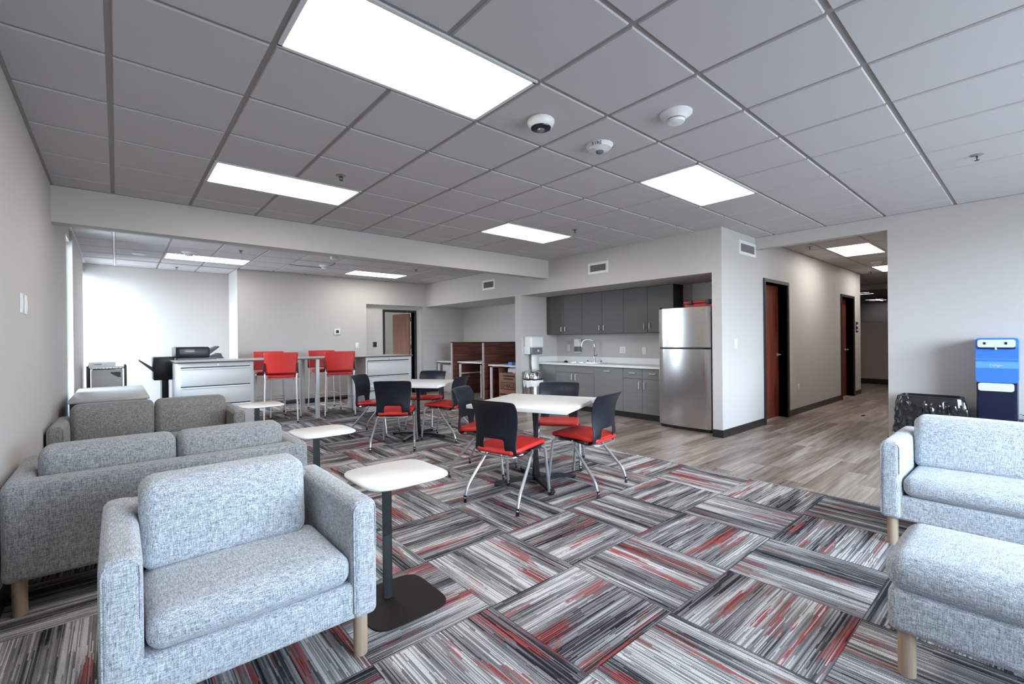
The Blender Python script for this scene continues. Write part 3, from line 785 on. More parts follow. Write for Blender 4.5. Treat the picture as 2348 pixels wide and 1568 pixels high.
# ------------------------------------------------------------------ cafe chairs
def cafe_chair(label):
    t = thing('cafe_chair', label, 'chair', (0, 0, 0), 0, 'cafe chairs around the square tables')
    k = dict(world=False)
    # shell: profile in (y,z), faces +y
    prof = [(0.225, 0.438), (0.18, 0.448), (0.08, 0.436), (-0.02, 0.420), (-0.11, 0.405), (-0.165, 0.405), (-0.200, 0.428), (-0.217, 0.470), (-0.220, 0.53),
            (-0.215, 0.60), (-0.216, 0.66), (-0.226, 0.72), (-0.243, 0.77), (-0.268, 0.815), (-0.290, 0.832)]
    n = len(prof); m = 12
    bm = new(); grid = []
    for a, (y, z) in enumerate(prof):
        row = []
        if a < 5: w = 0.215
        elif a < 8: w = [0.212, 0.206, 0.200][a-5]
        else: w = 0.200+0.028*min(1, (a-8)/5)
        for b in range(m+1):
            s = b/m*2-1
            wy = 0.0
            if a >= 6: wy = 0.040*s*s*min(1, (a-5)/3)  # wraps round the sitter
            zz = z
            ww = w
            if a == n-1: zz -= 0.010*s**4; ww = w-0.006
            if a >= n-2 and abs(s) > 0.99: ww -= 0.008
            if a == 0 and abs(s) > 0.8: y2 = y-0.03
            else: y2 = y
            dish = 0.006*(1-s*s) if a < 5 else 0
            row.append(bm.verts.new((s*ww, y2+wy, zz-dish)))
        grid.append(row)
    for a in range(n-1):
        for b in range(m):
            if a in (5, 6, 7) and 3 <= b < m-3: continue
            bm.faces.new((grid[a][b], grid[a][b+1], grid[a+1][b+1], grid[a+1][b]))
    o = obj('shell', bm, M['shell'], t, angle=180, **k)
    md = o.modifiers.new('th', 'SOLIDIFY'); md.thickness = 0.012; md.offset = 0
    md = o.modifiers.new('ss', 'SUBSURF'); md.levels = 2; md.render_levels = 2
    bm = new()
    def ws(P, u, v, w):
        P.x *= 1.0-0.06*(1 if v > 0.6 else 0)*(v-0.6)/0.4 - 0.18*max(0, (-v-0.55)/0.45)
        P.z -= 0.018*(1-v)/2+0.014*max(0, -v)**2
        if v > 0.5: P.z -= 0.012*((v-0.5)/0.5)**2
        return P
    cushion(bm, (-0.208, -0.212, 0.446), (0.208, 0.236, 0.484), 0.018, 10, (0, 0.014, 0.006), ws); obj('seat_cushion', bm, M['red'], t, angle=60, **k)
    r = 0.0125
    for s in (-1, 1):
        fy, ry = 0.26, -0.26
        bm = new()   # front leg: side rail under the seat, bends down
        tube(bm, fillet([(s*0.185, -0.13, 0.418), (s*0.200, 0.215, 0.424), (s*0.213, 0.262, 0.0+0.03)], 0.06, 7), r, 10)
        l = obj('front_leg', bm, M['silver'], t, **k)
        bm = new(); cyl(bm, (s*0.213, 0.262, 0.0), (s*0.213, 0.262, 0.055), 0.0145, 12); obj('leg_tip', bm, M['blackm'], l, **k)
        bm = new()   # rear leg slants back then stands upright near the floor
        tube(bm, fillet([(s*0.205, 0.015, 0.424), (s*0.222, -0.05, 0.33), (s*0.255, -0.232, 0.125), (s*0.257, -0.258, 0.03)], 0.07, 6), r, 10)
        l = obj('rear_leg', bm, M['silver'], t, **k)
        bm = new(); cyl(bm, (s*0.257, -0.260, 0.0), (s*0.257, -0.259, 0.055), 0.0145, 12); obj('leg_tip', bm, M['blackm'], l, **k)
    bm = new()
    tube(bm, fillet([(-0.20, -0.10, 0.412), (-0.17, -0.205, 0.395), (0.17, -0.205, 0.395), (0.20, -0.10, 0.412)], 0.09, 6), 0.0095, 8)
    tube(bm, [(-0.2, 0.10, 0.42), (0.2, 0.10, 0.42)], 0.009, 8); obj('seat_frame', bm, M['silver'], t, **k)
    return t
chairs = [(2.41, 2.83, 13, 'cafe chair with blue-black back turned to the camera at the nearer table'),
          (3.165, 2.665, 100, 'cafe chair at the right side of the nearer table, its back to the right'),
          (3.49, 3.30, 222, 'cafe chair behind the nearer table facing the camera, in front of the kitchen'),
          (2.73, 3.59, -57.5, 'cafe chair at the left of the nearer table, partly behind the blue-backed chair'),
          (2.59, 5.185, 52.6, 'cafe chair with its back to the camera at the farther table'),
          (3.33, 5.20, 120, 'cafe chair at the right of the farther table showing its red seat'),
          (3.53, 6.07, 213, 'cafe chair behind the farther table, facing the camera'),
          (2.73, 6.10, -50, 'cafe chair at the left of the farther table, in front of the right filing cabinet')]
c0 = None
for x, y, a, l in chairs:
    rz = math.radians(a-90)
    if c0 is None:
        c0 = cafe_chair(l); c0.location = (x, y, 0); c0.rotation_euler = (0, 0, rz)
    else: dup(c0, (x, y, 0), rz, l)

# ------------------------------------------------------------------ bar stools
def stool(label):
    t = thing('bar_stool', label, 'bar stool', (0, 0, 0), 0, 'red bar stools at the high counter')
    k = dict(world=False)
    bm = new(); cushion(bm, (-0.21, -0.20, 0.725), (0.21, 0.21, 0.775), 0.024, 8, (0, 0, 0.006)); obj('seat', bm, M['red'], t, angle=60, **k)
    bm = new()
    def wb(P, u, v, w):
        P.y += 0.03*u*u-0.03*(w+1)/2; P.x *= 1-0.07*(1-w)/2*1.0
        return P
    cushion(bm, (-0.25, -0.255, 0.80), (0.25, -0.215, 1.135), 0.019, 10, (0, 0, 0), wb); obj('backrest', bm, M['red'], t, angle=60, **k)
    for s in (-1, 1):
        bm = new(); bx(bm, s*0.244-0.012, s*0.244+0.012, -0.262, -0.222, 0.80, 0.965, bev=0.004); obj('back_bracket', bm, M['blackm'], t, **k)
        bm = new(); tube(bm, fillet([(s*0.238, -0.240, 0.83), (s*0.225, -0.232, 0.72), (s*0.245, -0.262, 0.03)], 0.05, 4), 0.012, 10); l = obj('rear_leg', bm, M['whiteleg'], t, **k)
        bm = new(); cyl(bm, (s*0.246, -0.263, 0), (s*0.246, -0.262, 0.05), 0.014, 12); obj('leg_tip', bm, M['blackm'], l, **k)
        bm = new(); tube(bm, fillet([(s*0.215, -0.20, 0.715), (s*0.215, 0.205, 0.715), (s*0.232, 0.245, 0.03)], 0.04, 5), 0.012, 10); l = obj('front_leg', bm, M['whiteleg'], t, **k)
        bm = new(); cyl(bm, (s*0.232, 0.246, 0), (s*0.232, 0.245, 0.05), 0.014, 12); obj('leg_tip', bm, M['blackm'], l, **k)
    bm = new()
    P = [(-0.238, -0.25, 0.30), (0.238, -0.25, 0.30), (0.225, 0.23, 0.30), (-0.225, 0.23, 0.30)]
    for q in range(4): tube(bm, [P[q], P[(q+1) % 4]], 0.007, 8)
    obj('footrest', bm, M['whiteleg'], t, **k)
    bm = new(); tube(bm, [(-0.225, -0.22, 0.715), (0.225, -0.22, 0.715)], 0.010, 8); obj('seat_rail', bm, M['whiteleg'], t, **k)
    return t
st = stool('red bar stool with its back to the camera, beside the left filing cabinet')
st.location = (2.07, 8.17, 0); st.rotation_euler = (0, 0, math.radians(68-90))
dup(st, (3.0, 8.16, 0), math.radians(70-90), 'red bar stool with its back to the camera, right of the white table leg')
dup(st, (2.07, 9.06, 0), math.radians(-100-90), 'red bar stool on the far side of the counter, behind the left stool')
dup(st, (3.05, 9.10, 0), math.radians(-95-90), 'red bar stool on the far side of the counter, behind the right stool')

# high counter
t = thing('high_counter_top', 'long dark-edged bar-height worktop spanning the two filing cabinets', 'counter', (2.5, 8.5, 0))
bm = new(); bx(bm, 0.63, 4.38, 8.04, 9.0, 1.006, 1.010); bx(bm, 0.63, 4.38, 8.04, 9.0, 1.024, 1.030, 1); bx(bm, 0.635, 4.375, 8.045, 8.995, 1.006, 1.025, 0)
obj('worktop', bm, [M['dwood'], M['edge']], t, smooth=False)
bm = new()
for yy in (8.10, 8.92): bx(bm, 2.56, 2.62, yy-0.03, yy+0.03, 0.0, 1.006, bev=0.003)
bx(bm, 2.56, 2.62, 8.10, 8.92, 0.0, 0.04); obj('leg_frame', bm, M['whitem'], t)
def filing(x0, x1, y0, y1, label, rows=3):
    t = thing('filing_cabinet', label, 'cabinet', ((x0+x1)/2, (y0+y1)/2, 0), group='white lateral filing cabinets')
    top = 1.005
    bm = new(); bx(bm, x0, x1, y0+0.02, y1, 0.0, top, bev=0.003); obj('body', bm, M['whitem'], t)
    h = 0.278
    for k in range(rows):
        z0 = 0.115+k*h
        bm = new(); bx(bm, x0+0.03, x1-0.05, y0, y0+0.022, z0, z0+h-0.038, bev=0.003); dr = obj('drawer', bm, M['whitem'], t)
        bm = new(); bx(bm, x0+0.03, x1-0.05, y0+0.017, y0+0.021, z0+h-0.038, z0+h); sub('gap_shade_strip', bm, M['blackm'], t, dr, smooth=False)  # dark strip paints the shade in the gap above each drawer
        bm = new(); prism(bm, [(y0-0.006, z0+h-0.034), (y0+0.02, z0+h-0.034), (y0+0.02, z0+h-0.018), (y0+0.006, z0+h-0.018)], x0+0.03, x1-0.05, axis='x'); sub('pull_lip', bm, M['whiteleg'], t, dr, smooth=False)
    bm = new(); cyl(bm, ((x0+x1)/2, y0+0.02, top-0.03), ((x0+x1)/2, y0-0.002, top-0.03), 0.008, 12); bx(bm, (x0+x1)/2-0.002, (x0+x1)/2+0.004, y0-0.02, y0, top-0.045, top-0.02); obj('lock', bm, M['silver'], t)
filing(0.66, 1.62, 8.06, 8.96, 'off-white filing cabinet at the left end of the counter under the printer')
filing(3.44, 4.36, 8.06, 8.96, 'off-white filing cabinet at the right end of the counter')

# printer behind the counter
t = thing('printer', 'large black office copier behind the left end of the high counter', 'printer', (0.95, 9.55, 0))
bm = new(); bx(bm, 0.72, 1.32, 9.30, 9.95, 0.0, 1.0, bev=0.02); obj('body', bm, M['blackm'], t)
bm = new(); bx(bm, 0.72, 1.20, 9.28, 9.9, 1.05, 1.235, bev=0.025); sc1 = obj('scanner_lid', bm, M['blackm'], t)
bm = new(); bx(bm, 0.78, 0.99, 9.272, 9.285, 1.12, 1.20, bev=0.004); sub('front_panel', bm, M['smoke'], t, sc1)
bm = new(); bx(bm, 0.75, 1.30, 9.3, 9.9, 1.0, 1.05); obj('neck', bm, M['navy'], t)
bm = new(); prism(bm, [(1.15, 1.16), (1.34, 1.245), (1.35, 1.225), (1.20, 1.10)], 9.35, 9.8, axis='y'); obj('feeder_tray', bm, M['blackm'], t, smooth=False)
bm = new(); prism(bm, [(1.18, 1.03), (1.37, 1.12), (1.39, 1.06), (1.42, 1.03)], 9.32, 9.85, axis='y'); obj('exit_tray', bm, M['blackm'], t, smooth=False)
bm = new(); bx(bm, 0.44, 0.72, 9.36, 9.85, 0.70, 1.075, bev=0.02); obj('finisher', bm, M['blackm'], t)
bm = new(); bx(bm, 0.55, 0.64, 9.40, 9.80, 0.0, 0.72); obj('finisher_stand', bm, M['blackm'], t)
bm = new(); prism(bm, [(0.45, 0.83), (0.45, 0.90), (0.27, 1.04), (0.262, 1.02)], 9.42, 9.78, axis='y'); obj('output_tray', bm, M['blackm'], t, smooth=False)

# grey table behind the far sofa
t = thing('storage_table', 'low grey-topped black table behind the far sofa', 'table', (-0.05, 7.2, 0))
bm = new(); bx(bm, -0.375, 0.262, 6.25, 8.10, 0.705, 0.73, bev=0.004); obj('tabletop', bm, M['greytop'], t)
bm = new(); bx(bm, -0.36, 0.24, 6.27, 8.08, 0.0, 0.705); obj('body', bm, M['blackm'], t, smooth=False)
# cart with shredder and carton
t = thing('utility_cart', 'black wire cart standing against the bright far left wall', 'cart', (-0.1, 9.7, 0))
bm = new()
for x in (-0.34, 0.10):
    for y in (9.45, 9.95): cyl(bm, (x, y, 0.0), (x, y, 0.96), 0.014, 10)
obj('post', bm, M['blackm'], t)
bm = new()
for z in (0.92, 0.3):
    for y in (9.45, 9.95): tube(bm, [(-0.34, y, z), (0.10, y, z)], 0.008, 6)
    for q in range(12):
        x = -0.34+0.44*q/11; tube(bm, [(x, 9.45, z), (x, 9.95, z)], 0.004, 6)
obj('wire_shelf', bm, M['blackm'], t)
t = thing('shredder', 'grey-beige machine with black panel inside the wire cart', 'machine', (-0.1, 9.6, 0.31))
bm = new(); bx(bm, -0.30, 0.065, 9.48, 9.9, 0.31, 0.90, bev=0.015); obj('body', bm, M['machine'], t)
bm = new(); prism(bm, [(-0.08, 0.86), (0.04, 0.86), (0.04, 0.78), (0.01, 0.78), (-0.07, 0.835)], 9.472, 9.482, axis='y'); obj('control_panel', bm, M['blackm'], t, smooth=False)
t = thing('paper_carton', 'low pale carton lying on top of the wire cart', 'box', (-0.17, 9.65, 0.93))
bm = new(); bx(bm, -0.33, -0.02, 9.5, 9.9, 0.93, 1.01, bev=0.004); obj('carton', bm, M['paper'], t)
bm = new(); bx(bm, -0.27, -0.18, 9.498, 9.5, 0.98, 0.988); obj('print', bm, M['ink'], t)

# ------------------------------------------------------------------ kitchen
def bar_handle(root, part, x, y, z, L=0.10, vert=True):
    bm = new(); d = 0.028; h = L/2
    if vert: p = [(x, y, z-h*0.85), (x-d, y, z-h*0.85), (x-d, y, z+h*0.85), (x, y, z+h*0.85)]
    else: p = [(x, y-h*0.85, z), (x-d, y-h*0.85, z), (x-d, y+h*0.85, z), (x, y+h*0.85, z)]
    tube(bm, fillet(p, 0.01, 4), 0.0075, 8)
    return sub('handle', bm, M['nickel'], root, part)
UX, UB = 6.62, 1.402
def wall_cab(y0, y1, label, last=False):
    t = thing('wall_cabinet', label, 'wall cabinet', ((UX+6.92)/2, (y0+y1)/2, UB), group='charcoal wall cabinets over the kitchen counter')
    bm = new(); bx(bm, UX+0.02, 6.92, y0, y1, UB, 2.158); obj('body', bm, M['cabdark'], t, smooth=False)
    ym = (y0+y1)/2
    for a, b, hy in ((y0+0.003, ym-0.003, ym-0.05), (ym+0.003, y1-0.003, ym+0.05)):
        bm = new(); bx(bm, UX, UX+0.019, a, b, UB+0.002, 2.156); dd = obj('door', bm, M['cabup'], t, smooth=False)
        bar_handle(t, dd, UX, hy, UB+0.10)
wall_cab(5.64, 6.575, 'charcoal double-door wall cabinet at the left end over the sink')
wall_cab(4.71, 5.64, 'charcoal double-door wall cabinet in the middle of the three')
wall_cab(3.775, 4.71, 'charcoal double-door wall cabinet nearest the refrigerator')
BX = 6.335
def base_cab(y0, y1, label, style):
    t = thing('base_cabinet', label, 'cabinet', ((BX+6.92)/2, (y0+y1)/2, 0), group='grey base cabinets under the kitchen counter')
    bm = new(); bx(bm, BX+0.02, 6.905, y0+0.001, y1-0.001, 0.1, 0.824); bx(bm, BX+0.06, 6.90, y0+0.001, y1-0.001, 0, 0.1, 1); obj('body', bm, [M['cabdark'], M['black']], t, smooth=False)
    def panel(name, a, b, z0, z1, h=None):
        bm = new(); bx(bm, BX, BX+0.019, a+0.003, b-0.003, z0+0.003, z1-0.003); o = obj(name, bm, M['cab'], t, smooth=False)
        if h: bar_handle(t, o, BX, *h)
        return o
    ym = (y0+y1)/2
    if style == 'sink':
        panel('false_front', y0, y1, 0.69, 0.82)
        panel('door', y0, ym, 0.1, 0.69, (ym-0.045, 0.61, 0.12, True)); panel('door', ym, y1, 0.1, 0.69, (ym+0.045, 0.61, 0.12, True))
    elif style == 'pull':
        panel('door', y0, y1, 0.1, 0.82, (ym+0.02, 0.755, 0.13, False))
    elif style == 'drawers':
        ym = 4.165
        panel('drawer', y0, ym, 0.655, 0.82, ((y0+ym)/2, 0.745, 0.13, False)); panel('drawer', ym, y1, 0.655, 0.82, ((ym+y1)/2, 0.745, 0.13, False))
        panel('door', y0, ym, 0.1, 0.655, (ym-0.05, 0.55, 0.13, True)); panel('door', ym, y1, 0.1, 0.655, (ym+0.05, 0.55, 0.13, True))
    else:
        panel('filler_panel', y0, y1, 0.1, 0.82)
base_cab(6.06, 6.575, 'plain grey base cabinet at the left end beside the round bin', 'blank')
base_cab(5.14, 6.06, 'grey sink base cabinet with two doors under a false front', 'sink')
base_cab(4.53, 5.14, 'grey single-front base cabinet with one horizontal pull', 'pull')
base_cab(3.775, 4.53, 'grey base cabinet with two drawers over two doors beside the refrigerator', 'drawers')
t = thing('kitchen_countertop', 'white kitchen countertop with backsplash along the alcove wall', 'countertop', (6.6, 5.2, 0.825))
SY0, SY1, SX0, SX1 = 5.15, 5.95, 6.42, 6.84
bm = new()
for b in ((6.30, SX0, 3.775, 6.578), (SX1, 6.92, 3.775, 6.578), (SX0, SX1, 3.775, SY0), (SX0, SX1, SY1, 6.578)): bx(bm, *b, 0.826, 0.862)
obj('worktop', bm, M['counter'], t, smooth=False)
bm = new(); bx(bm, 6.90, 6.919, 3.775, 6.578, 0.862, 0.962); bx(bm, 6.31, 6.90, 6.560, 6.579, 0.862, 0.962); obj('backsplash', bm, M['counter'], t, smooth=False)
t = thing('sink', 'stainless steel sink set into the white countertop', 'sink', (6.63, 5.55, 0.86))
bm = new()
r0 = rrect(SX0-0.02, SX1+0.02, SY0-0.02, SY1+0.02, 0.03); r1 = rrect(SX0+0.01, SX1-0.06, SY0+0.01, SY1-0.01, 0.05); r2 = rrect(SX0+0.03, SX1-0.08, SY0+0.03, SY1-0.03, 0.06)
R_ = [[bm.verts.new((p[0], p[1], z)) for p in r] for r, z in ((r0, 0.863), (r0, 0.867), (r1, 0.867), (r1, 0.85), (r2, 0.70))]
for k in range(4):
    n = len(R_[0])
    for q in range(n): bm.faces.new((R_[k][q], R_[k][(q+1) % n], R_[k+1][(q+1) % n], R_[k+1][q]))
bm.faces.new(R_[4])
obj('basin', bm, M['steel'], t)
bm = new(); lathe(bm, [(0.03, 0.0), (0.04, 0.015), (0.02, 0.03), (0.001, 0.035)], (6.48, 5.93, 0.868), 18); obj('stopper', bm, M['blackm'], t)
t = thing('faucet', 'chrome gooseneck faucet with side lever behind the sink', 'faucet', (6.80, 5.54, 0.86))
bm = new(); lathe(bm, [(0.03, 0), (0.03, 0.008), (0.022, 0.02), (0.018, 0.10), (0.014, 0.12)], (6.80, 5.50, 0.866), 20)
tube(bm, fillet([(6.80, 5.50, 0.96), (6.80, 5.50, 1.20), (6.78, 5.53, 1.285), (6.69, 5.60, 1.30), (6.63, 5.65, 1.26), (6.62, 5.66, 1.16)], 0.06, 7), 0.014, 12)
obj('spout', bm, M['chrome'], t)
bm = new(); tube(bm, [(6.62, 5.66, 1.18), (6.618, 5.662, 1.10)], 0.017, 14, radii=[0.014, 0.019]); obj('spray_head', bm, M['chrome'], t)
bm = new(); cyl(bm, (6.80, 5.50, 0.985), (6.80, 5.44, 0.99), 0.016, 14); tube(bm, [(6.80, 5.45, 0.99), (6.78, 5.42, 1.02)], 0.006, 8); obj('lever', bm, M['chrome'], t)
for yy, l in ((5.66, 'chrome side sprayer stub left of the faucet on the sink rim'), (5.34, 'small chrome cap right of the faucet on the sink rim')):
    bm = new(); lathe(bm, [(0.022, 0), (0.022, 0.008), (0.012, 0.018), (0.014, 0.035), (0.001, 0.04)], (6.80, yy, 0.867), 16)
    one('sink_fitting', bm, M['chrome'], l, 'tap fitting', (6.80, yy, 0.867))
t = thing('soap_dispenser', 'white and grey soap dispenser on the wall behind the faucet', 'soap dispenser', (6.88, 5.97, 1.18))
bm = new(); cushion(bm, (6.82, 5.905, 1.155), (6.92, 6.035, 1.315), 0.02, 4); obj('cover', bm, M['whitep'], t, angle=60)
bm = new(); cushion(bm, (6.825, 5.91, 1.06), (6.92, 6.03, 1.155), 0.012, 4); obj('reservoir', bm, M['smoke'], t, angle=60)
bm = new(); cushion(bm, (6.82, 5.92, 1.035), (6.91, 6.02, 1.06), 0.01, 3); obj('push_bar', bm, M['whitep'], t, angle=60)
t = thing('towel_dispenser', 'white paper towel dispenser on the alcove side wall above the round bin', 'towel dispenser', (6.14, 6.50, 1.2))
bm = new(); cushion(bm, (5.985, 6.37, 1.145), (6.335, 6.58, 1.37), 0.035, 5, (0.004, 0.01, 0)); obj('cover', bm, M['whitep'], t, angle=60)
bm = new(); cushion(bm, (5.985, 6.42, 1.02), (6.01+0.0, 6.58, 1.18), 0.01, 3); cushion(bm, (6.305, 6.42, 1.02), (6.335, 6.58, 1.18), 0.01, 3); obj('side_cheek', bm, M['whitep'], t, angle=60)
bm = new(); cushion(bm, (6.01, 6.385, 1.02), (6.31, 6.57, 1.15), 0.02, 4); obj('window_cover', bm, M['smoke'], t, angle=60)
bm = new(); bx(bm, 6.17, 6.21, 6.378, 6.386, 1.07, 1.105); obj('button', bm, M['whitep'], t)
bm = new()
pts = [(6.48, 1.03), (6.475, 0.95), (6.48, 0.85), (6.472, 0.78), (6.46, 0.72)]
L_ = [bm.verts.new((6.09, y, z)) for y, z in pts]; Rr = [bm.verts.new((6.29, y, z-(0.02 if k == 4 else 0))) for k, (y, z) in enumerate(pts)]
for k in range(4): bm.faces.new((L_[k], L_[k+1], Rr[k+1], Rr[k]))
o = obj('paper_towel', bm, M['paper'], t); md = o.modifiers.new('th', 'SOLIDIFY'); md.thickness = 0.002
# round bin
RX, RY = 6.0, 6.34
t = thing('round_bin', 'round stainless bin with white liner under the towel dispenser', 'bin', (RX, RY, 0))
bm = new(); lathe(bm, [(0.15, 0.0), (0.165, 0.02), (0.17, 0.50), (0.17, 0.53)], (RX, RY, 0), 36); obj('body', bm, M['steel'], t)
bm = new()
seg = 40; rings = []
for (r, z, w) in ((0.172, 0.545, 0), (0.190, 0.54, 0.004), (0.192, 0.50, 0.008), (0.182, 0.45, 0.012), (0.173, 0.415, 0.012)):
    rings.append([bm.verts.new((RX+(r+w*math.sin(q*1.9))*math.cos(2*PI*q/seg), RY+(r+w*math.sin(q*1.9))*math.sin(2*PI*q/seg), z+w*1.2*math.cos(q*1.3))) for q in range(seg)])
for k in range(4):
    for q in range(seg): bm.faces.new((rings[k][q], rings[k][(q+1) % seg], rings[k+1][(q+1) % seg], rings[k+1][q]))
obj('liner', bm, M['liner'], t)
bm = new(); lathe(bm, [(0.185, 0.53), (0.188, 0.568), (0.176, 0.572)], (RX, RY, 0), 36); obj('rim_band', bm, M['blackm'], t)
bm = new(); lathe(bm, [(0.180, 0.57), (0.178, 0.62), (0.160, 0.672), (0.11, 0.703), (0.05, 0.712), (0.001, 0.713)], (RX, RY, 0), 36); obj('lid', bm, M['chrome'], t)

# refrigerator
FX = 6.045
t = thing('refrigerator', 'stainless steel top-freezer refrigerator at the right end of the kitchen alcove', 'refrigerator', (6.4, 3.31, 0))
bm = new(); bx(bm, FX+0.07, 6.86, 2.925, 3.71, 0.03, 1.725, bev=0.006); obj('body', bm, M['blackm'], t)
def curved_door(z0, z1):
    bm = new(); n = 16; o = []
    y0, y1 = 2.925, 3.71
    for k in range(n+1):
        s = k/n*2-1; o.append((FX+0.028*s*s+(0.02 if abs(s) == 1 else 0), y0+(y1-y0)*k/n))
    o += [(FX+0.075, y1), (FX+0.075, y0)]
    fs = prism(bm, o, z0, z1)
    return bm
bm = curved_door(0.05, 1.145); dd = obj('refrigerator_door', bm, M['steel'], t, angle=30)
bm = new(); bx(bm, FX+0.004, FX+0.05, 2.99, 3.645, 1.146, 1.158); sub('handle_recess', bm, M['blackm'], t, dd, smooth=False)
bm = curved_door(1.17, 1.73); dd = obj('freezer_door', bm, M['steel'], t, angle=30)
o = text_obj('lettering', 'LG', 0.03, M['ink'], dd, (FX+0.016-6.4, 3.04-3.31, 1.685), (PI/2, 0, -PI/2))
bm = new(); cyl(bm, (FX+0.045, 3.67, 1.725), (FX+0.045, 3.67, 1.75), 0.02, 12); obj('hinge_cap', bm, M['blackm'], t)
bm = new(); bx(bm, FX+0.06, 6.8, 2.95, 3.69, 0.0, 0.045); obj('kick_grille', bm, M['blackm'], t)
t = thing('red_case', 'red plastic case with black clips on top of the refrigerator', 'case', (6.5, 3.13, 1.725))
bm = new(); cushion(bm, (6.30, 2.95, 1.726), (6.62, 3.42, 1.80), 0.015, 4); obj('case_body', bm, M['redc'], t, angle=60)
bm = new(); cushion(bm, (6.29, 2.94, 1.795), (6.63, 3.43, 1.835), 0.015, 4); ld = obj('lid', bm, M['redc'], t, angle=60)
for y in (3.05, 3.32):
    bm = new(); bx(bm, 6.275, 6.30, y-0.035, y+0.035, 1.78, 1.845, bev=0.004); obj('latch', bm, M['blackm'], t)

# ------------------------------------------------------------------ workstations
def partition(y, x0, label):
    t = thing('wood_partition', label, 'partition', ((x0+7.1)/2, y, 0), group='dark wood cubicle partitions')
    bm = new(); bx(bm, x0+0.02, 7.09, y-0.02, y+0.02, 0.0, 1.245); obj('panel', bm, M['walnut'], t, smooth=False)
    bm = new(); bx(bm, x0, x0+0.022, y-0.025, y+0.025, 0, 1.265); bx(bm, x0, 7.09, y-0.025, y+0.025, 1.245, 1.265, 1); obj('trim', bm, [M['edge'], M['blackm']], t, smooth=False)
partition(9.28, 6.09, 'dark wood partition farther back, left of its twin')
partition(8.08, 6.125, 'dark wood partition in front, with the moving box beside it')
def desk(y0, y1, x0, label, h=0.80, cross=True):
    t = thing('desk', label, 'desk', ((x0+7.08)/2, (y0+y1)/2, 0), group='white workstation desks')
    bm = new(); bx(bm, x0, 7.08, y0, y1, h-0.03, h, bev=0.004); obj('desktop', bm, M['white'], t)
    for y in (y0+0.06, y1-0.06):
        bm = new(); bx(bm, x0+0.02, x0+0.06, y-0.02, y+0.02, 0, h-0.03); bx(bm, 6.98, 7.02, y-0.02, y+0.02, 0, h-0.03); bx(bm, x0+0.02, 7.02, y-0.02, y+0.02, h-0.06, h-0.03)
        if cross: bx(bm, x0+0.02, 7.02, y-0.015, y+0.015, 0.50, 0.53)
        obj('leg', bm, M['whiteleg'], t, smooth=False)
desk(8.25, 9.22, 6.22, 'white desk between the two wood partitions')
desk(6.90, 7.95, 6.17, 'white desk with the moving box beneath, next to the alcove divider', 0.77, False)
desk(9.38, 10.15, 6.20, 'white desk at the far left behind the partitions', 0.79, False)
t = thing('desk_pedestal', 'white drawer pedestal under the far left desk', 'cabinet', (6.6, 9.8, 0))
bm = new(); bx(bm, 6.30, 6.9, 9.55, 10.0, 0, 0.70, bev=0.003); obj('body', bm, M['whitem'], t)
for z in (0.03, 0.27, 0.50):
    bm = new(); bx(bm, 6.285, 6.30, 9.56, 9.99, z, z+0.19); obj('drawer', bm, M['whitem'], t)
t = thing('moving_box', 'printed brown moving box under the desk beside the alcove divider', 'box', (6.5, 7.35, 0))
bm = new(); bx(bm, 6.24, 6.75, 7.06, 7.66, 0.02, 0.60); obj('carton', bm, M['card'], t, smooth=False)
bm = new()
for (a, b) in ((0, -1), (1, 1)):
    y = 7.06 if b < 0 else 7.66
    v = [bm.verts.new(p) for p in ((6.24, y, 0.60), (6.75, y, 0.60), (6.75, y+b*0.02, 0.70), (6.24, y+b*0.02, 0.70))]; bm.faces.new(v)
o = obj('flap', bm, M['card'], t, smooth=False); md = o.modifiers.new('th', 'SOLIDIFY'); md.thickness = 0.004
text_obj('lettering', 'U-HAUL', 0.13, M['ink'], t, (6.238-6.5, 0.0, 0.33), (PI/2, 0, -PI/2), sx=0.9)
bm = new()
for b in ((7.12, 7.60, 0.255, 0.265), (7.12, 7.60, 0.395, 0.405), (7.12, 7.13, 0.255, 0.405), (7.59, 7.60, 0.255, 0.405)): bx(bm, 6.236, 6.24, *b)
bx(bm, 6.236, 6.24, 7.15, 7.52, 0.53, 0.555); bx(bm, 6.236, 6.24, 7.20, 7.50, 0.47, 0.49); bx(bm, 6.236, 6.24, 7.34, 7.64, 0.13, 0.16)
obj('printed_marks', bm, M['ink'], t, smooth=False)
bm = new(); bx(bm, 6.236, 6.24, 7.13, 7.59, 0.268, 0.275); bx(bm, 6.236, 6.24, 7.3, 7.5, 0.06, 0.09); obj('printed_stripe', bm, M['inkred'], t, smooth=False)
t = thing('crumpled_paper', 'white crumpled paper sticking out of the moving box', 'paper', (6.45, 7.3, 0.62))
bm = new(); cushion(bm, (6.30, 7.10, 0.60), (6.62, 7.45, 0.70), 0.03, 8, warp=lambda P, u, v, w: P+Vector((0, 0, 0.05*noise.noise(P*9.0))))
obj('sheet', bm, M['paper'], t)
bm = new(); bx(bm, 6.30, 6.40, 7.30, 7.42, 0.77, 0.83, bev=0.006)
one('blue_box', bm, M['bluel'], 'small light blue box on the desk above the moving box', 'box', (6.35, 7.36, 0.77))
bm = new(); lathe(bm, [(0.05, 0), (0.05, 0.01), (0.012, 0.02), (0.012, 0.09)], (6.35, 7.12, 0.77), 16)
tube(bm, [(6.35, 7.12, 0.84), (6.33, 7.05, 0.80), (6.32, 6.98, 0.79)], 0.01, 8)
one('desk_clutter', bm, M['blackm'], 'small black desk device right of the light blue box', 'desk item', (6.35, 7.12, 0.77))

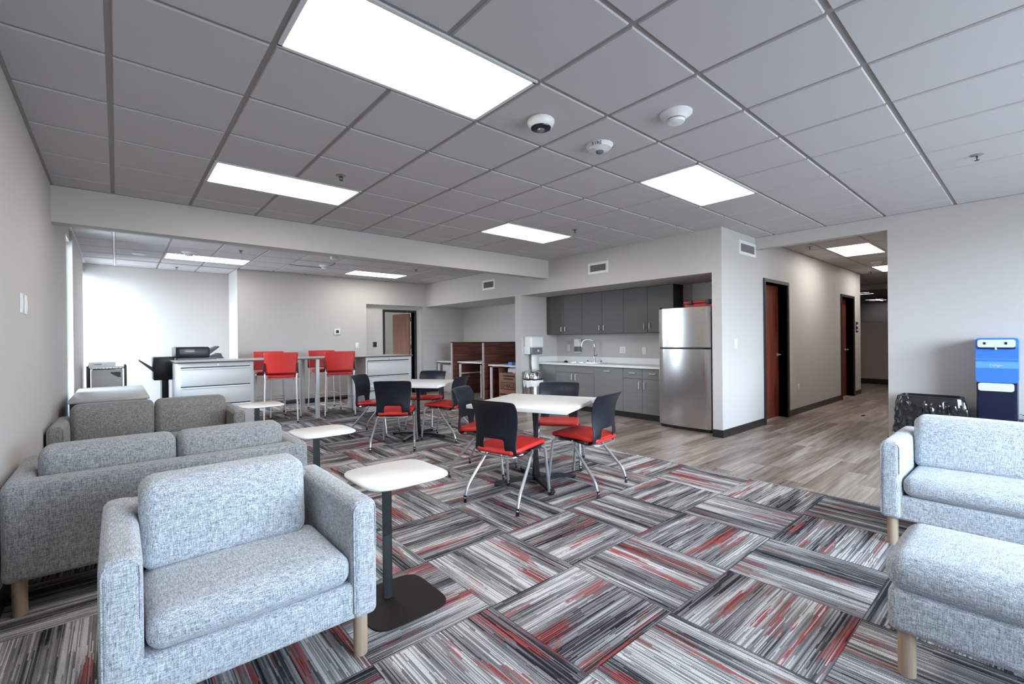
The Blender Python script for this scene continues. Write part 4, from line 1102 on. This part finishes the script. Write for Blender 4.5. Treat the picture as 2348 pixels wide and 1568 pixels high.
# ------------------------------------------------------------------ water cooler and trash can
t = thing('water_cooler', 'blue and black water cooler against the right wall', 'water cooler', (6.8, 0.29, 0))
CX, CY0, CY1 = 6.66, 0.143, 0.44
bm = new(); prism(bm, rrect(CY0, CY1, 0.82, 1.268, 0.03), CX, 6.97, axis='x'); hd = obj('housing', bm, M['blue'], t, angle=40)
bm = new(); prism(bm, rrect(CY0+0.02, CY1-0.015, 1.175, 1.252, 0.02), CX-0.022, CX+0.01, axis='x'); cp = sub('control_panel', bm, M['panel'], t, hd, angle=40)
for yy in (0.226, 0.374):
    bm = new(); bx(bm, CX-0.026, CX-0.021, yy-0.008, yy+0.008, 1.204, 1.227); obj('button', bm, M['navy'], t)
bm = new(); bx(bm, CX-0.018, CX+0.002, CY0+0.022, CY1-0.017, 1.160, 1.176); obj('spout_slot', bm, M['navy'], t)
bm = new(); lathe(bm, [(0.009, -0.014), (0.010, 0.0), (0.006, 0.012)], (CX-0.012, 0.297, 1.165), 14); obj('spout', bm, M['whitep'], t)
bm = new(); bx(bm, CX-0.003, CX+0.001, CY0+0.001, CY1-0.001, 0.965, 1.03); sub('band', bm, M['bluel'], t, hd, smooth=False)
bm = new(); bx(bm, CX-0.003, CX+0.001, CY0+0.001, CY1-0.001, 1.055, 1.060); sub('seam_line', bm, M['bluel'], t, hd, smooth=False)
text_obj('lettering', 'Culligan', 0.030, M['panel'], hd, (CX-0.0045-6.8, 0.295-0.29, 0.994), (PI/2, 0, -PI/2))
bm = new(); bx(bm, CX+0.012, 6.97, CY0+0.006, CY1-0.004, 0.0, 0.82, bev=0.008); obj('lower_body', bm, M['navy'], t)
bm = new(); bx(bm, CX+0.002, CX+0.013, CY0+0.03, CY1-0.02, 0.02, 0.74); obj('front_door', bm, M['navy'], t)
bm = new(); prism(bm, rrect(CY0+0.03, CY1-0.018, 0.735, 0.815, 0.022), CX-0.006, CX+0.02, axis='x'); obj('drip_tray', bm, M['panel'], t, angle=40)
t = thing('power_cord', 'black cord plugged into a white box low on the wall right of the cooler', 'cord', (6.98, 0.10, 0.5))
bm = new(); tube(bm, fillet([(6.95, 0.14, 0.49), (6.94, 0.10, 0.475), (6.96, 0.02, 0.47), (6.985, -0.04, 0.50)], 0.03), 0.005, 8); obj('cable', bm, M['blackm'], t)
bm = new(); bx(bm, 6.93, 7.0, 0.02, 0.12, 0.30, 0.44, bev=0.006); obj('plug_box', bm, M['panel'], t)
# slim trash can with black liner
TX0, TX1, TY0, TY1 = 6.52, 6.84, 0.535, 1.045
t = thing('trash_can', 'slim black trash can with crinkled black liner, left of the water cooler', 'trash can', (6.68, 0.79, 0))
bm = new()
o = rrect(TX0+0.03, TX1-0.03, TY0+0.03, TY1-0.03, 0.05, 5)
prism(bm, o, 0.0, 0.6); obj('body', bm, M['blackm'], t, angle=50)
bm = new()
ro = rrect(TX0, TX1, TY0, TY1, 0.06, 6); ri = rrect(TX0+0.02, TX1-0.02, TY0+0.02, TY1-0.02, 0.045, 6)
R_ = [[bm.verts.new((p[0], p[1], z)) for p in r] for r, z in ((ro, 0.62), (ro, 0.645), (ri, 0.65), (ri, 0.60))]
for k in range(4):
    n = len(ro)
    for q in range(n): bm.faces.new((R_[k][q], R_[k][(q+1) % n], R_[(k+1) % 4][(q+1) % n], R_[(k+1) % 4][q]))
obj('rim', bm, M['blackm'], t, angle=50)
bm = new(); n = 150; rows = 26; grid = []
cxm, cym = (TX0+TX1)/2, (TY0+TY1)/2
loop = []
base_ = rrect(-0.5, 0.5, -0.5, 0.5, 0.16, 10)
# resample evenly
per = []
tot = 0
for q in range(len(base_)):
    a, b = Vector(base_[q]), Vector(base_[(q+1) % len(base_)]); per.append((tot, a, b)); tot += (b-a).length
for q in range(n):
    s = tot*q/n
    for k in range(len(per)-1, -1, -1):
        if per[k][0] <= s:
            a, b = per[k][1], per[k][2]; l = (b-a).length; f = (s-per[k][0])/l if l > 1e-9 else 0; loop.append(a+(b-a)*f); break
for r in range(rows):
    f = r/(rows-1); z = 0.638-0.40*f
    row = []
    for q, p in enumerate(loop):
        grow = 1.0+0.02*f+0.10*f*f
        u = q/n*2*PI
        fold = abs(noise.noise(Vector((math.cos(u)*7, math.sin(u)*7, f*1.2+math.sin(u*3)*0.8))))*0.050+abs(noise.noise(Vector((math.cos(u)*18, math.sin(u)*18, f*4))))*0.016
        fold *= min(1, f*4)
        d = Vector((p.x, p.y)).normalized()
        row.append(bm.verts.new((cxm+p.x*(TX1-TX0+0.01)*grow+d.x*(fold-0.008*f), cym+p.y*(TY1-TY0+0.01)*grow+d.y*(fold-0.008*f), z)))
    grid.append(row)
for r in range(rows-1):
    for q in range(n): bm.faces.new((grid[r][q], grid[r][(q+1) % n], grid[r+1][(q+1) % n], grid[r+1][q]))
obj('liner', bm, M['bag'], t, angle=25)

# ------------------------------------------------------------------ light and camera
w = bpy.data.worlds.new('World'); sc.world = w; w.use_nodes = True
nt = w.node_tree; g = NB(nt)
bg = nt.nodes['Background']
tcw = g.N.new('ShaderNodeTexCoord').outputs['Generated']
zz = g.sep(tcw)[2]
g.L.new(g.ramp(g.mr(zz, -0.2, 0.6, 0, 1), [(0.22, (0.30, 0.31, 0.32)), (0.26, (0.87, 0.92, 1.0)), (1.0, (0.70, 0.83, 1.0))]), bg.inputs[0])
side = g.m('MAXIMUM', g.m('MULTIPLY', g.sep(tcw)[0], -1.0), 0.0)
g.L.new(g.m('ADD', 14.0, g.m('MULTIPLY', side, 12.0)), bg.inputs[1])
def portal(loc, rot, sx, sy):
    l = bpy.data.lights.new('window_portal', 'AREA'); l.shape = 'RECTANGLE'; l.size = sx; l.size_y = sy; l.cycles.is_portal = True
    o = bpy.data.objects.new('window_portal', l); col.objects.link(o); o.location = loc; o.rotation_euler = rot
portal(((W0+W1)/2, -2.42, (WS+WH)/2), (-PI/2, 0, PI), W1-W0, WH-WS)
portal((-0.56, 7.72, 1.3), (0, -PI/2, 0), 2.5, 0.55)
portal((-0.6, 10.68, 1.3), (0, -PI/2, 0), 2.5, 0.85)

f, yaw, pitch, roll = 1048.371, 0.712707137, -0.00310468489, -0.00978810607
cy, sy = math.cos(yaw), math.sin(yaw)
F = Vector((sy, cy, 0)); R = Vector((cy, -sy, 0)); U = Vector((0, 0, 1))
F2 = F*math.cos(pitch)+U*math.sin(pitch); U2 = U*math.cos(pitch)-F*math.sin(pitch)
R3 = R*math.cos(roll)+U2*math.sin(roll); U3 = U2*math.cos(roll)-R*math.sin(roll)
cd = bpy.data.cameras.new('camera'); cam = bpy.data.objects.new('camera', cd); col.objects.link(cam)
cd.sensor_width = 36; cd.sensor_fit = 'HORIZONTAL'; cd.lens = 36*f/2348; cd.clip_start = 0.05; cd.clip_end = 100
mt = Matrix((R3, U3, -F2)).transposed().to_4x4(); mt.translation = Vector((0, 0, 1.29))
cam.matrix_world = mt
sc.camera = cam
vs = sc.view_settings
vs.view_transform = 'Standard'; vs.look = 'None'; vs.gamma = 1.0; vs.use_curve_mapping = False; vs.exposure = 0.68
